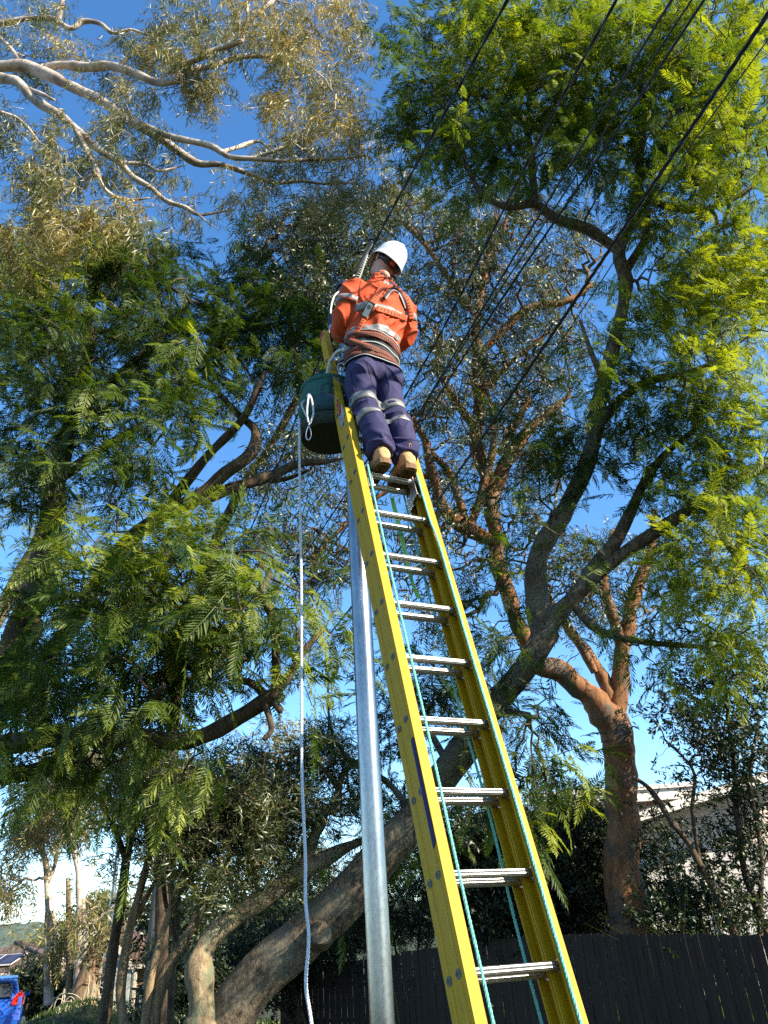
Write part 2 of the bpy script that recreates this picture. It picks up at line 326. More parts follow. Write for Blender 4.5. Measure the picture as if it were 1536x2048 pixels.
class Tree:
    def __init__(s, name, label, base, bark, leaf, kind, seed, group=None, cat='tree'):
        s.root = empty(name, base, label, cat, group); s.bark = bark; s.leaf = leaf; s.kind = kind
        s.twig = None; s.tw = []; s.rng = np.random.default_rng(seed); s.V = []; s.Q = []; s.off = 0; s.nodes = []; s.attr = []; s.seed = seed
    def _tube(s, pts, rad, n, tw=0):
        s.tw.append((tw, (len(pts)-1)*n+2*((n+1)//2)))
        v, f = tube_np(pts, rad, n); s.V.append(v); s.Q.append(f+s.off); s.off += len(v)
        # close both ends with a fan of quads onto a centre point
        m = len(pts); c = [pts[0], pts[-1]]; s.V.append(np.array(c)); q = []
        for e, (b0, ci) in enumerate(((s.off-len(v), s.off), (s.off-n, s.off+1))):
            for j in range(0, n, 2): q.append((b0+j, b0+(j+1) % n, b0+(j+2) % n, ci))
        s.Q.append(np.array(q)); s.off += 2
    def limb(s, pts, n=10, seg=5, wig=0.35, lump=0.10, leafy=True):
        "pts rows: photo x, photo y, depth Y, radius in photo px"
        P = []
        for (px, py, Y, r) in pts:
            p = at(px, py, Y); P.append([*p, r*zc_of(p)/F])
        return s.limb3(P, n, seg, wig, lump, leafy)
    def limb3(s, P, n=10, seg=5, wig=0.35, lump=0.10, leafy=True):
        C = crom(P, seg); m = len(C); k = s.rng.uniform(0, 99)
        for i in range(m):
            f_ = min(1.0, i/3.0)*C[i, 3]*wig
            a = Vector((C[i, 0]*1.7+k, C[i, 1]*1.7, C[i, 2]*1.7)); C[i, :3] += np.array(noise.noise_vector(a))*f_
            C[i, 3] *= 1+lump*noise.noise(a*2.3)*2
        C[:, 3] = np.maximum(C[:, 3], 0.004); s._tube(C[:, :3], C[:, 3], n)
        if leafy:
            for i in range(m): s.nodes.append((*C[i, :3], C[i, 3]))
        return C
    def grow(s, clusters, dens=1.0, twigs=0.14, bf=0.25, fr=3, fs=1.0, droop=0.3, start=None, upness=1.0, tipr=0.0035, wiggle=0.22, bias=0.5, twmax=None, expo=0.44, hollow=0.0, scat=0.16, clump=5, csig=.26, lf=1.0):
        "clusters rows: photo x, y, rx, ry, depth, depth radius (m), count, tint; grow twigs from the limbs to points in them, leaf them"
        rng = s.rng; A = []; T = []
        for c in clusters:
            px, py, rx, ry, Y, dY, cnt, tn = c; n = max(2, int(cnt*dens)); k = 0
            while k < n:
                u = rng.uniform(-1, 1, 3); r2 = (u*u).sum()
                if r2 > 1 or r2 < hollow: continue
                c0 = at(px+u[0]*rx, py+u[1]*ry, Y+u[2]*dY); tc = tn+rng.normal(0, .2); kk = int(rng.integers(max(1, clump//2), clump*3//2+1)); k += kk  # clump tints spread wide to paint sunlit against shaded leaves
                for _ in range(kk): A.append(c0+rng.normal(0, csig, 3)*[1, 1, .75]); T.append(tc+rng.normal(0, .06))
        A = np.array(A); T = np.array(T); N0 = np.array(s.nodes if start is None else start); nm = len(N0); N = len(A)
        P = np.vstack([N0[:, :3], A]); par = np.full(N, -1); L0 = np.zeros(nm)
        d = np.linalg.norm(A[:, None, :]-N0[None, :, :3], axis=2); best = d.argmin(1); cost = d[np.arange(N), best]; plen = cost.copy(); done = np.zeros(N, bool); par[:] = best
        order = []; c = cost.copy()
        for _ in range(N):
            c_ = np.where(done, 1e9, c); i = int(c_.argmin()); done[i] = True; order.append(i)
            dist = np.linalg.norm(A-A[i], axis=1); nc = dist+bf*plen[i]; up = (~done) & (nc < c)
            c[up] = nc[up]; par[up] = nm+i; plen[up] = (plen[i]+dist)[up]
        cntd = np.ones(N)
        for i in reversed(order):
            if par[i] >= nm: cntd[par[i]-nm] += cntd[i]
        # twigs
        rad = tipr*cntd**expo
        for i in order:
            p0 = P[par[i]]; p1 = A[i]; r1 = rad[i]; Ls = np.linalg.norm(p1-p0)
            r0 = min(rad[par[i]-nm] if par[i] >= nm else N0[par[i], 3]*0.7, r1*1.6)
            k = 2 if Ls < 0.35 else 4
            t = np.linspace(0, 1, k+1)[:, None]; C = p0*(1-t)+p1*t
            C[1:-1] += rng.normal(0, wiggle*Ls/k, (k-1, 3)); C[1:-1, 2] += 0.06*Ls
            s._tube(C, np.linspace(r0, r1, k+1), 6 if r1 > 0.02 else (4 if r1 > .006 else 3), 1)
        # leaves
        tip = (cntd <= 7) & (rng.uniform(0, 1, N) < lf); I = np.where(tip)[0]; ctr = A.mean(0)
        I = np.repeat(I, fr); n = len(I); p0 = P[par[I]]; p1 = A[I]; ed = p1-p0; el = np.linalg.norm(ed, axis=1, keepdims=True)+1e-9
        tt = rng.uniform(0.25, 1.05, (n, 1)); pos = p0+ed*tt + rng.normal(0, scat, (n, 3))*np.minimum(1, 1.5*el+.4)
        dr = ed/el*0.8+rng.normal(0, 0.75, (n, 3)); dr[:, 2] -= droop; ups = rng.normal(0, 0.35, (n, 3)); ups[:, 2] += upness*.75; ups += np.array(S)*.75
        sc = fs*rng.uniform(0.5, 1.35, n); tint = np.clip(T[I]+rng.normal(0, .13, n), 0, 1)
        if s.attr == []: s.attr = [[], [], [], [], []]
        for q, v in zip(s.attr, (pos, dr, ups, sc, tint)): q.append(v)
        return s
    def finish(s, trunk='trunk', crown='crown', crown_label=None):
        V = np.vstack(s.V); Q = np.vstack(s.Q); me = np_mesh(trunk, V, Q); me.materials.append(s.bark)
        if s.twig is not None: me.materials.append(s.twig); me.polygons.foreach_set('material_index', np.concatenate([np.full(k, t_, np.int32) for t_, k in s.tw]))
        link(trunk, me, None, s.root, smooth=True)
        if s.attr:
            pos, dr, ups, sc, tint = (np.concatenate(q) for q in s.attr)
            me = leaves_mesh(crown, s.kind, pos, dr, ups, sc, tint, s.rng); LEAFCOUNT[0] += len(me.polygons)
            c = link(crown, me, s.leaf, s.root)
        return s.root

bark_gum = barkmat('pale_gum_bark', (0.30, 0.24, 0.20), (0.52, 0.45, 0.38), (0.20, 0.15, 0.12), scale=5, stretch=(1, 1, 1), bump=0.008, rough=0.75, patch=2.4)
bark_orange = barkmat('smooth_orange_bark', (0.10, 0.043, 0.020), (0.29, 0.135, 0.055), (0.10, 0.075, 0.055), scale=7, stretch=(1, 1, 0.25), bump=0.03, rough=0.8, patch=1.9)
bark_grey = barkmat('grey_brown_bark', (0.032, 0.024, 0.016), (0.20, 0.155, 0.11), (0.15, 0.135, 0.10), scale=20, stretch=(1, 1, .6), bump=0.035, patch=2.6)
bark_dark = barkmat('dark_furrowed_bark', (0.035, 0.026, 0.018), (0.12, 0.085, 0.055), None, scale=12, stretch=(1, 1, .3), bump=0.04)
bark_stringy = barkmat('stringy_paper_bark', (0.08, 0.055, 0.03), (0.30, 0.22, 0.13), None, scale=16, stretch=(1, 1, .12), bump=0.04)
bark_lichen = barkmat('lichened_pale_bark', (0.14, 0.10, 0.06), (0.33, 0.26, 0.16), (0.17, 0.18, 0.11), scale=12, stretch=(1, 1, .5), bump=0.06, patch=4.5)
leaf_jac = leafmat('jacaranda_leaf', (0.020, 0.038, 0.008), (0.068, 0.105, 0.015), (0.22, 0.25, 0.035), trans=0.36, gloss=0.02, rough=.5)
leaf_jac2 = leafmat('sunny_jacaranda_leaf', (0.020, 0.036, 0.008), (0.075, 0.112, 0.012), (0.245, 0.265, 0.024), trans=0.40, gloss=0.018, rough=.5)  # brighter, yellower copy of the jacaranda leaf, sunlight put into its colour
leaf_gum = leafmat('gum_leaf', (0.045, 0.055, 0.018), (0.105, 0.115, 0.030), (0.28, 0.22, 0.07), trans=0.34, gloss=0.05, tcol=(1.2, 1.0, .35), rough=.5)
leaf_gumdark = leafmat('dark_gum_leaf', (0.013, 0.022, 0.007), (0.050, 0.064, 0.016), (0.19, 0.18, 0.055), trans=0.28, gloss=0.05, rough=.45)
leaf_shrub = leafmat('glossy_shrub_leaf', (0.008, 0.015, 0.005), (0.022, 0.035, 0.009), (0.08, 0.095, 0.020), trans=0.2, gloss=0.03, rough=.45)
twig_brown = barkmat('grey_brown_twigs', (0.06, 0.042, 0.03), (0.15, 0.105, 0.075), None, scale=9, bump=.005)
# ---------------------------------------------------------------- each tree: limbs (photo x, photo y, depth, radius px), crown clusters
def base_of(px, py, Y):
    p = at(px, py, Y); return (p[0], p[1], float(gz(p[0], p[1])))
# pale gum reaching in from the upper left
t = Tree('gum_tree', 'tall gum with long pale bare limbs and thin olive leaves, top left', (-9.5, 7.5, 0), bark_gum, leaf_gum, 'gumfine', 11)
p = at(-60, 126, 6.6)
t.limb3([(-9.5, 7.5, -0.3, .42), (-9.4, 7.5, 4, .36), (-9.0, 7.4, 9, .28), (-8.2, 7.2, p[2]-1.2, .2), (*p, .125)], n=12, leafy=False)
p2 = at(-60, 52, 7.2); t.limb3([(-8.3, 7.2, p[2]-1.0, .13), (-8.4, 7.3, p2[2]-1.5, .1), (*p2, .06)], leafy=False)
p3 = at(-50, 138, 6.4); t.limb3([(-8.5, 7.3, p[2]-2.2, .15), (*(np.array([-7.6, 7.0, p3[2]-.9])), .12), (*p3, .085)], leafy=False)
Yg = 6.6
for L in [
 [(-60, 126, Yg, 16), (0, 127, Yg, 15), (60, 130, Yg, 15), (90, 145, Yg, 14), (150, 178, Yg, 12), (220, 210, Yg, 11), (270, 250, Yg, 10), (340, 290, 6.7, 9), (390, 325, 6.8, 8), (440, 328, 6.8, 7), (500, 350, 6.9, 6), (550, 365, 7, 5), (600, 362, 7, 4), (650, 368, 7.1, 3), (700, 365, 7.2, 2)],
 [(245, 222, Yg, 8), (285, 250, Yg, 8), (350, 275, 6.5, 7.5), (420, 292, 6.5, 7), (460, 312, 6.5, 6.5), (510, 318, 6.5, 6), (560, 322, 6.5, 5.5), (620, 320, 6.6, 4), (680, 318, 6.6, 3), (730, 310, 6.6, 2)],
 [(510, 316, 6.5, 5), (550, 302, 6.4, 5), (592, 282, 6.4, 4.5), (620, 245, 6.3, 3.5), (665, 218, 6.2, 2.5)],
 [(440, 305, 6.5, 5), (490, 290, 6.7, 5), (520, 284, 6.8, 4), (545, 305, 6.9, 3)],
 [(85, 138, Yg, 12), (130, 132, Yg, 11), (200, 133, 6.5, 10.5), (260, 140, 6.4, 10), (300, 162, 6.4, 9), (340, 166, 6.3, 8), (358, 158, 6.3, 8), (366, 132, 6.3, 7.5), (400, 116, 6.2, 7), (430, 100, 6.2, 7), (482, 84, 6.1, 6), (490, 50, 6.1, 5.5), (540, 8, 6, 5), (575, -30, 6, 4)],
 [(355, 162, 6.3, 8), (382, 142, 6.4, 8), (440, 126, 6.5, 7), (500, 110, 6.6, 6), (560, 116, 6.7, 4), (600, 112, 6.8, 2)],
 [(482, 84, 6.1, 5), (495, 40, 6.0, 4), (492, -10, 6.0, 4)],
 [(-50, 138, 6.4, 12), (0, 155, 6.4, 12), (40, 170, 6.4, 12), (80, 205, 6.4, 11), (130, 235, 6.4, 10), (160, 265, 6.4, 9), (200, 300, 6.4, 8), (240, 325, 6.5, 7.5), (270, 355, 6.5, 7), (300, 375, 6.5, 6), (330, 400, 6.6, 5.5), (370, 412, 6.6, 5), (395, 428, 6.6, 4), (430, 424, 6.7, 3), (470, 418, 6.7, 1.5)],
 [(153, 262, 6.4, 7), (175, 305, 6.3, 6.5), (195, 340, 6.3, 6), (200, 365, 6.2, 5.5), (220, 388, 6.2, 4.5), (250, 400, 6.2, 3.5), (300, 396, 6.2, 2)],
 [(395, 428, 6.6, 3), (415, 445, 6.6, 2), (435, 458, 6.6, 1)],
 [(240, 325, 6.5, 5), (290, 328, 6.6, 4), (320, 342, 6.6, 3.5), (370, 330, 6.7, 2)],
 [(60, 180, 6.4, 6), (90, 190, 6.3, 5), (108, 200, 6.2, 3)],
 [(-60, 52, 7.2, 8), (0, 48, 7.2, 7), (60, 38, 7.2, 6.5), (110, 42, 7.2, 6.5), (140, 56, 7.2, 6.5), (165, 42, 7.2, 6), (200, 48, 7.2, 5), (225, 65, 7.2, 4.5), (260, 58, 7.2, 4), (290, 68, 7.2, 3), (350, 85, 7.2, 2)],
 [(118, 40, 7.2, 5), (126, 0, 7.2, 4), (122, -40, 7.2, 3)],
 [(-40, 40, 6.8, 6), (0, 75, 6.7, 5.5), (20, 95, 6.6, 5), (36, 120, 6.6, 5)],
 [(0, 225, 6.2, 5), (40, 240, 6.2, 4), (80, 285, 6.2, 2.5)],
]: t.limb([(a, b, c, d*.84) for a, b, c, d in L], n=8, seg=4, wig=.7, lump=.16)
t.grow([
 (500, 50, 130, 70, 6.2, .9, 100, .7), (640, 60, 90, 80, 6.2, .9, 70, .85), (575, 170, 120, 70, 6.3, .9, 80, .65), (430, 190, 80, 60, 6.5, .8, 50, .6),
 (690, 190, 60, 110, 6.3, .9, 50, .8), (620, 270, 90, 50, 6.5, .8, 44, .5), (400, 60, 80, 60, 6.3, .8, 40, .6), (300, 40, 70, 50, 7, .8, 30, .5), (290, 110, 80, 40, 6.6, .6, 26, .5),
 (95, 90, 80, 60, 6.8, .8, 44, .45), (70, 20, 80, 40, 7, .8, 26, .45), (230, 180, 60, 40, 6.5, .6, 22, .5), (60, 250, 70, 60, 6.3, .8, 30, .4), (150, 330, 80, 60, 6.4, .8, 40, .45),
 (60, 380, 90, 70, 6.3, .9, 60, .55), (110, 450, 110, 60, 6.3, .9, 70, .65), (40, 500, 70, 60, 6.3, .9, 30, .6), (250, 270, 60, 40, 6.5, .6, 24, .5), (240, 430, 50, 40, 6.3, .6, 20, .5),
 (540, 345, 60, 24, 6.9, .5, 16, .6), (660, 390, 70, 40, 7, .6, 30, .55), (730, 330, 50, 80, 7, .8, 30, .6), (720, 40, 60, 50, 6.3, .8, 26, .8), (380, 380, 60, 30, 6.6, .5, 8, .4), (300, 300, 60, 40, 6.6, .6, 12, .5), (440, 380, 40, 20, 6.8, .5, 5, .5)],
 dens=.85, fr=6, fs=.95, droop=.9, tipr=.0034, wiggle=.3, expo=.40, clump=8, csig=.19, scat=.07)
t.finish()

# feathery tree on the left
def jac_left():
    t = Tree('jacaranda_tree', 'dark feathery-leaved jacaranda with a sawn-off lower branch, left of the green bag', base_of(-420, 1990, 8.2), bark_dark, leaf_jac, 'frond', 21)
    b = base_of(-420, 1990, 8.2); q = at(-150, 1580, 7.7)
    t.limb3([(b[0], b[1], b[2]-.3, .38), ((b[0]+q[0])/2-.1, 7.9, 1.2, .30), (*q, .26), (*at(-50, 1470, 7.6), .22), (*at(18, 1345, 7.5), .18), (*at(60, 1215, 7.4), .16), (*at(98, 1060, 7.3), .13), (*at(112, 960, 7.2), .11), (*at(150, 810, 7.1), .08), (*at(190, 660, 7), .05)], n=12)
    for L in [
     [(-80, 1500, 7.6, 24), (20, 1492, 7.2, 20), (90, 1478, 6.9, 19), (160, 1478, 6.7, 18), (250, 1478, 6.5, 18), (350, 1482, 6.3, 18), (420, 1466, 6.2, 17), (480, 1432, 6.1, 16), (530, 1400, 6.0, 16), (562, 1386, 5.95, 15)],
     [(548, 1386, 6, 9), (552, 1350, 6, 9), (550, 1290, 6, 8.5), (548, 1245, 6, 9), (524, 1190, 5.9, 8), (532, 1165, 5.9, 8), (537, 1145, 5.9, 7), (520, 1128, 5.9, 5)],
     [(560, 1375, 6, 10), (580, 1345, 6, 8), (605, 1305, 6, 7), (640, 1265, 6, 6), (652, 1255, 6, 5)],
     [(532, 1392, 6, 10), (505, 1368, 6, 8), (475, 1360, 6, 6), (455, 1352, 6, 4)],
     [(528, 1402, 6, 9), (540, 1440, 5.9, 7), (542, 1462, 5.9, 6), (526, 1480, 5.9, 4)],
     [(545, 1398, 6, 8), (560, 1422, 5.9, 7)],
     [(60, 1215, 7.4, 16), (72, 1260, 7.2, 13), (58, 1288, 7.1, 12)],
     [(-100, 1560, 7.6, 20), (60, 1545, 7.6, 17), (100, 1530, 7.4, 16), (140, 1500, 7, 12)],
     [(20, 1420, 7.5, 20), (90, 1320, 7.6, 18), (150, 1245, 7.6, 17), (200, 1160, 7.5, 16), (255, 1085, 7.4, 15), (325, 1030, 7.3, 15), (400, 992, 7.2, 15), (450, 945, 7.1, 13), (502, 905, 7, 12), (510, 860, 7, 9), (480, 830, 7, 8), (440, 790, 7, 5), (400, 740, 7, 4)],
     [(330, 1020, 7.3, 11), (385, 950, 7.1, 10), (430, 895, 7, 9), (490, 832, 6.9, 8), (515, 775, 6.8, 6), (530, 745, 6.8, 4)],
     [(400, 1000, 7.2, 13), (460, 978, 7.3, 12), (530, 955, 7.4, 11), (600, 928, 7.5, 8), (650, 924, 7.6, 5), (690, 915, 7.7, 2)],
     [(112, 960, 7.2, 12), (200, 900, 6.9, 9), (280, 850, 6.7, 6)], [(150, 810, 7.1, 9), (250, 740, 6.9, 8), (330, 660, 6.8, 6), (380, 600, 6.8, 4)],
     [(255, 1085, 7.4, 9), (290, 1120, 6.8, 8), (340, 1180, 6.3, 6), (390, 1220, 6.0, 4)], [(60, 1215, 7.4, 10), (150, 1190, 7, 8), (230, 1240, 6.4, 6)], [(250, 1478, 6.5, 9), (290, 1420, 6.1, 7), (330, 1370, 5.8, 5)],
    ]: t.limb(L, n=10, seg=4)
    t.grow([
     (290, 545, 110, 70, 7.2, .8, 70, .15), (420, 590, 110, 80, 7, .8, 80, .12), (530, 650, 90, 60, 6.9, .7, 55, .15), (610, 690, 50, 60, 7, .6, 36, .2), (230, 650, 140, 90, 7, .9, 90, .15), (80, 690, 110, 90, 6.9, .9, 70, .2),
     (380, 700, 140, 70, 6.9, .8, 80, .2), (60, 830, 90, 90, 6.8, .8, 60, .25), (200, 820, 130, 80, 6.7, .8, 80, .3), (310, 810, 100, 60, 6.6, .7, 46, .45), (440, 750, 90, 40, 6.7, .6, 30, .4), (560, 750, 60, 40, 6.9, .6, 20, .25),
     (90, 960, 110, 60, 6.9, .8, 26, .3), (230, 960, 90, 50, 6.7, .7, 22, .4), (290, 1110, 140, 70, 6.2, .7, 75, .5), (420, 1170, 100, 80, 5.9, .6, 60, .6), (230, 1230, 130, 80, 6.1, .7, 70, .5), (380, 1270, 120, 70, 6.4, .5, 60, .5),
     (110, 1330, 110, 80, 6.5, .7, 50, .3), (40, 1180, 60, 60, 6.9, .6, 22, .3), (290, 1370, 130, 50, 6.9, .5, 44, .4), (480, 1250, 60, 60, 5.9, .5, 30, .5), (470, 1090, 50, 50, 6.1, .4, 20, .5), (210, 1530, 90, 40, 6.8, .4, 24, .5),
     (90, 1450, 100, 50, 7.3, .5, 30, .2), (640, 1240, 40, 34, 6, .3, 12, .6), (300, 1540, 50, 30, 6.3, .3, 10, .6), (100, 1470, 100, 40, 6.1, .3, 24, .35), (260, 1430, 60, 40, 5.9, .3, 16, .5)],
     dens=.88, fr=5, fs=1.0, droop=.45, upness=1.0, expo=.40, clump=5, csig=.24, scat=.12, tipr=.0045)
    t.finish()
jac_left()

# sunlit yellow-green tree behind it
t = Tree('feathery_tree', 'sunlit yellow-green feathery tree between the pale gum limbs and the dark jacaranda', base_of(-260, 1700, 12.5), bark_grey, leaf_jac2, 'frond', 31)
b = base_of(-260, 1700, 12.5)
t.limb3([(b[0], b[1], b[2]-.2, .22), (*at(-60, 1350, 12.4), .17), (*at(90, 1050, 12.3), .14), (*at(150, 800, 12.0), .13), (*at(185, 600, 11.6), .09), (*at(240, 625, 11), .06)])
t.limb([(150, 800, 12, 10), (100, 640, 11.5, 8), (70, 540, 11, 5), (60, 470, 11, 3)]); t.limb([(185, 600, 11.6, 8), (215, 530, 11, 5), (260, 490, 10.6, 3)])
t.grow([(60, 520, 100, 70, 11, 1.0, 90, .8), (180, 520, 110, 60, 11, 1.0, 90, .75), (110, 610, 130, 60, 11, 1.0, 80, .6), (260, 500, 60, 36, 10.8, .7, 30, .7), (20, 650, 60, 60, 11, .8, 30, .6), (60, 1000, 100, 80, 12, .8, 24, .5), (560, 1000, 60, 40, 12, .8, 0, .5)], dens=1.2, fr=6, fs=1.1, droop=.4, expo=.40, clump=6, csig=.3)
t.finish()

# big leaning jacaranda whose trunk passes behind pole and ladder
def jac_right():
    b = base_of(395, 2190, 9.0)
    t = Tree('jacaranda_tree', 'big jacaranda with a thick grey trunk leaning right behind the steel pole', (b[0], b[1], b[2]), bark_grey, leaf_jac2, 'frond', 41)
    q = at(430, 2090, 8.9)
    t.limb3([(b[0], b[1], b[2]-.25, .42), (b[0]+.15, b[1], b[2]+.25, .37), (*q, .34)], n=16, leafy=False)
    t.limb([(430, 2090, 8.9, 58), (470, 2010, 8.8, 50), (555, 1925, 8.7, 46), (640, 1850, 8.6, 43), (735, 1745, 8.5, 38), (830, 1630, 8.4, 34), (900, 1535, 8.3, 31), (960, 1440, 8.2, 27), (1010, 1385, 8.1, 25), (1060, 1320, 8.0, 24), (1088, 1262, 8.0, 27)], n=20, seg=6, lump=.05, leafy=False)
    for L in [
     [(1086, 1270, 8.0, 25), (1074, 1200, 8.0, 24), (1072, 1135, 7.9, 21), (1090, 1080, 7.8, 19), (1132, 1018, 7.7, 18), (1167, 950, 7.6, 18), (1186, 885, 7.4, 17), (1192, 830, 7.3, 16), (1207, 760, 7.1, 15), (1226, 690, 6.9, 14), (1246, 620, 6.8, 13), (1253, 560, 6.6, 14), (1238, 500, 6.4, 12), (1262, 440, 6.3, 10), (1276, 370, 6.1, 9), (1282, 290, 5.9, 8), (1290, 200, 5.7, 8), (1262, 155, 5.6, 7), (1215, 125, 5.5, 6)],
     [(1090, 1262, 8.0, 22), (1140, 1202, 7.9, 16), (1200, 1142, 7.8, 14), (1262, 1096, 7.7, 13), (1332, 1050, 7.6, 13), (1400, 1002, 7.5, 12), (1470, 958, 7.4, 10), (1570, 925, 7.3, 11)],
     [(1150, 1195, 7.9, 15), (1190, 1130, 7.8, 14), (1230, 1080, 7.7, 13), (1262, 1020, 7.6, 12), (1290, 962, 7.5, 10), (1340, 900, 7.4, 7), (1400, 850, 7.2, 5)],
     [(1242, 505, 6.4, 10), (1180, 462, 6.3, 11), (1112, 436, 6.2, 10), (1070, 408, 6.1, 9), (1012, 415, 6.0, 6), (960, 380, 6, 5), (930, 330, 6, 4)],
     [(1070, 408, 6.1, 8), (1064, 350, 6, 7), (1062, 290, 5.9, 6), (1040, 220, 5.8, 4)],
     [(1190, 862, 7.3, 10), (1236, 800, 7.1, 9), (1300, 762, 7, 8), (1362, 748, 6.9, 6), (1440, 720, 6.8, 4)],
     [(1278, 385, 6.1, 9), (1330, 412, 6.1, 8), (1400, 420, 6.1, 6), (1480, 390, 6.1, 5), (1550, 330, 6, 3)],
     [(1253, 540, 6.6, 9), (1292, 470, 6.5, 8), (1296, 400, 6.5, 6), (1340, 320, 6.3, 4)],
     [(1290, 200, 5.7, 7), (1340, 140, 5.6, 5), (1400, 80, 5.5, 3)], [(1215, 125, 5.5, 5), (1150, 100, 5.5, 4), (1060, 80, 5.5, 3)], [(1040, 220, 5.8, 4), (960, 190, 5.8, 3), (880, 160, 5.9, 3)],
     [(1570, 925, 7.3, 11), (1680, 1050, 7.3, 9), (1760, 1200, 7.3, 8), (1780, 1320, 7.4, 5)],  # unseen limb carrying the added shade-casting crown
     [(1400, 1002, 7.5, 9), (1450, 1080, 7.3, 6), (1500, 1160, 7.2, 4)], [(1207, 760, 7.1, 8), (1180, 700, 7.0, 5), (1160, 640, 6.9, 3)],
     [(1140, 1202, 7.9, 9), (1200, 1260, 7.9, 8), (1300, 1285, 7.9, 6), (1420, 1295, 7.9, 4)],
     [(900, 1535, 8.3, 8), (850, 1450, 8.6, 6), (800, 1400, 8.9, 4)], [(830, 1630, 8.4, 7), (770, 1560, 8.9, 6), (700, 1520, 9.2, 4), (660, 1450, 9.4, 3), (655, 1330, 9.4, 2)],
     [(960, 1440, 8.2, 8), (1010, 1425, 7.9, 7), (1060, 1430, 7.7, 5)], [(830, 1630, 8.4, 7), (800, 1640, 8.9, 6), (790, 1680, 9.2, 4)],
    ]: t.limb(L, n=10, seg=4)
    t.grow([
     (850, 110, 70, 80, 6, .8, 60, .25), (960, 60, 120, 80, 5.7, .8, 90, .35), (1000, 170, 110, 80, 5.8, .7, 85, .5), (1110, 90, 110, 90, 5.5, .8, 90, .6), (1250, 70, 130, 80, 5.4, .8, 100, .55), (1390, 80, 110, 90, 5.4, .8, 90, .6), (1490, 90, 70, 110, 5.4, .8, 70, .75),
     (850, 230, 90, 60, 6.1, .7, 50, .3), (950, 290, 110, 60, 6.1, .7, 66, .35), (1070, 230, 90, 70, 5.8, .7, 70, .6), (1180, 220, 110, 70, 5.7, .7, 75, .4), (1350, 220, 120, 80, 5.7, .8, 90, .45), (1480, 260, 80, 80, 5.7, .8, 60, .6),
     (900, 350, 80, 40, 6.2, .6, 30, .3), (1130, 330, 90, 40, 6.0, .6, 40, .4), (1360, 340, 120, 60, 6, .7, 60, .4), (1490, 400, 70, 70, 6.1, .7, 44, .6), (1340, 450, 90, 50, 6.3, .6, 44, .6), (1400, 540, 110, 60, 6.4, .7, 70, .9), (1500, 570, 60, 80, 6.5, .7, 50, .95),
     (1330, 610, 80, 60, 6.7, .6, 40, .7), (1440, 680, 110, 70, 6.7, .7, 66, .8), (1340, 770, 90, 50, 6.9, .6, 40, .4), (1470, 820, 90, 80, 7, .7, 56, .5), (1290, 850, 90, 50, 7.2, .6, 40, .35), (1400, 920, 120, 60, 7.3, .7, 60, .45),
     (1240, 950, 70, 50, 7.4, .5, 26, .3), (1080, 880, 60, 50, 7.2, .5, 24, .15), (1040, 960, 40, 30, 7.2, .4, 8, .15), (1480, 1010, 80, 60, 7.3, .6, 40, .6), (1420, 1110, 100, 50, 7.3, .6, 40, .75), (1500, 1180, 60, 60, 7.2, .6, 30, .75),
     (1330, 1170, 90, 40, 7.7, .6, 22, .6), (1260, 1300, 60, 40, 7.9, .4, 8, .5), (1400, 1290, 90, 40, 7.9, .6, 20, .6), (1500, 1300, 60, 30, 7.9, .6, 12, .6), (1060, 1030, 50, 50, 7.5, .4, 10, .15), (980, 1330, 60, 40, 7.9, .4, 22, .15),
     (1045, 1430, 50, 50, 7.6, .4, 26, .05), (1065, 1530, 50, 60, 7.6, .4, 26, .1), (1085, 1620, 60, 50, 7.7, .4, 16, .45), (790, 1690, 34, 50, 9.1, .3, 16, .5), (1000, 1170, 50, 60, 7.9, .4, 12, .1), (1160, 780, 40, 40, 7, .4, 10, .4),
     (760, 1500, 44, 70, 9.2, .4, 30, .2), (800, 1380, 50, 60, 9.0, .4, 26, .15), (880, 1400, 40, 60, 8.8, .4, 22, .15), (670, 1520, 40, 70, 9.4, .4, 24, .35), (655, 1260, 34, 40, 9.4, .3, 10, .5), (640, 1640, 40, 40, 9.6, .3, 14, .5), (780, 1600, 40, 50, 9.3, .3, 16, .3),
     (1700, 1120, 100, 100, 7.2, .8, 40, .5), (1760, 1330, 90, 90, 7.4, .8, 36, .5)],  # unseen crown beyond the right edge, added to shade the fence
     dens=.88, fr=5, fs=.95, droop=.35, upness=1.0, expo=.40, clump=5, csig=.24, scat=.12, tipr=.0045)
    r = t.finish()
    kc = at(640, 1866, 8.33); ax = nrm(EYE-kc+[.4, 0, .3]); u = nrm(np.cross(ax, [0, 0, 1])); v = np.cross(u, ax); m = MB()
    th = np.linspace(0, 2*np.pi, 25)
    m.tube([kc-ax*.22, kc-ax*.08, kc-ax*.02, kc+ax*.012, kc+ax*.010, kc-ax*.012], [.16, .120, .110, .092, .068, .060], 20); kn = m.build('knot', bark_grey, r, smooth=True)
    m = MB(); m.tube([kc-ax*.02, kc-ax*.004], .064, 20); m.build('cut_face', bark_dark, kn)
    # pale sawn ends on the left jacaranda are part of that tree's own limbs
    return r
jac_right()

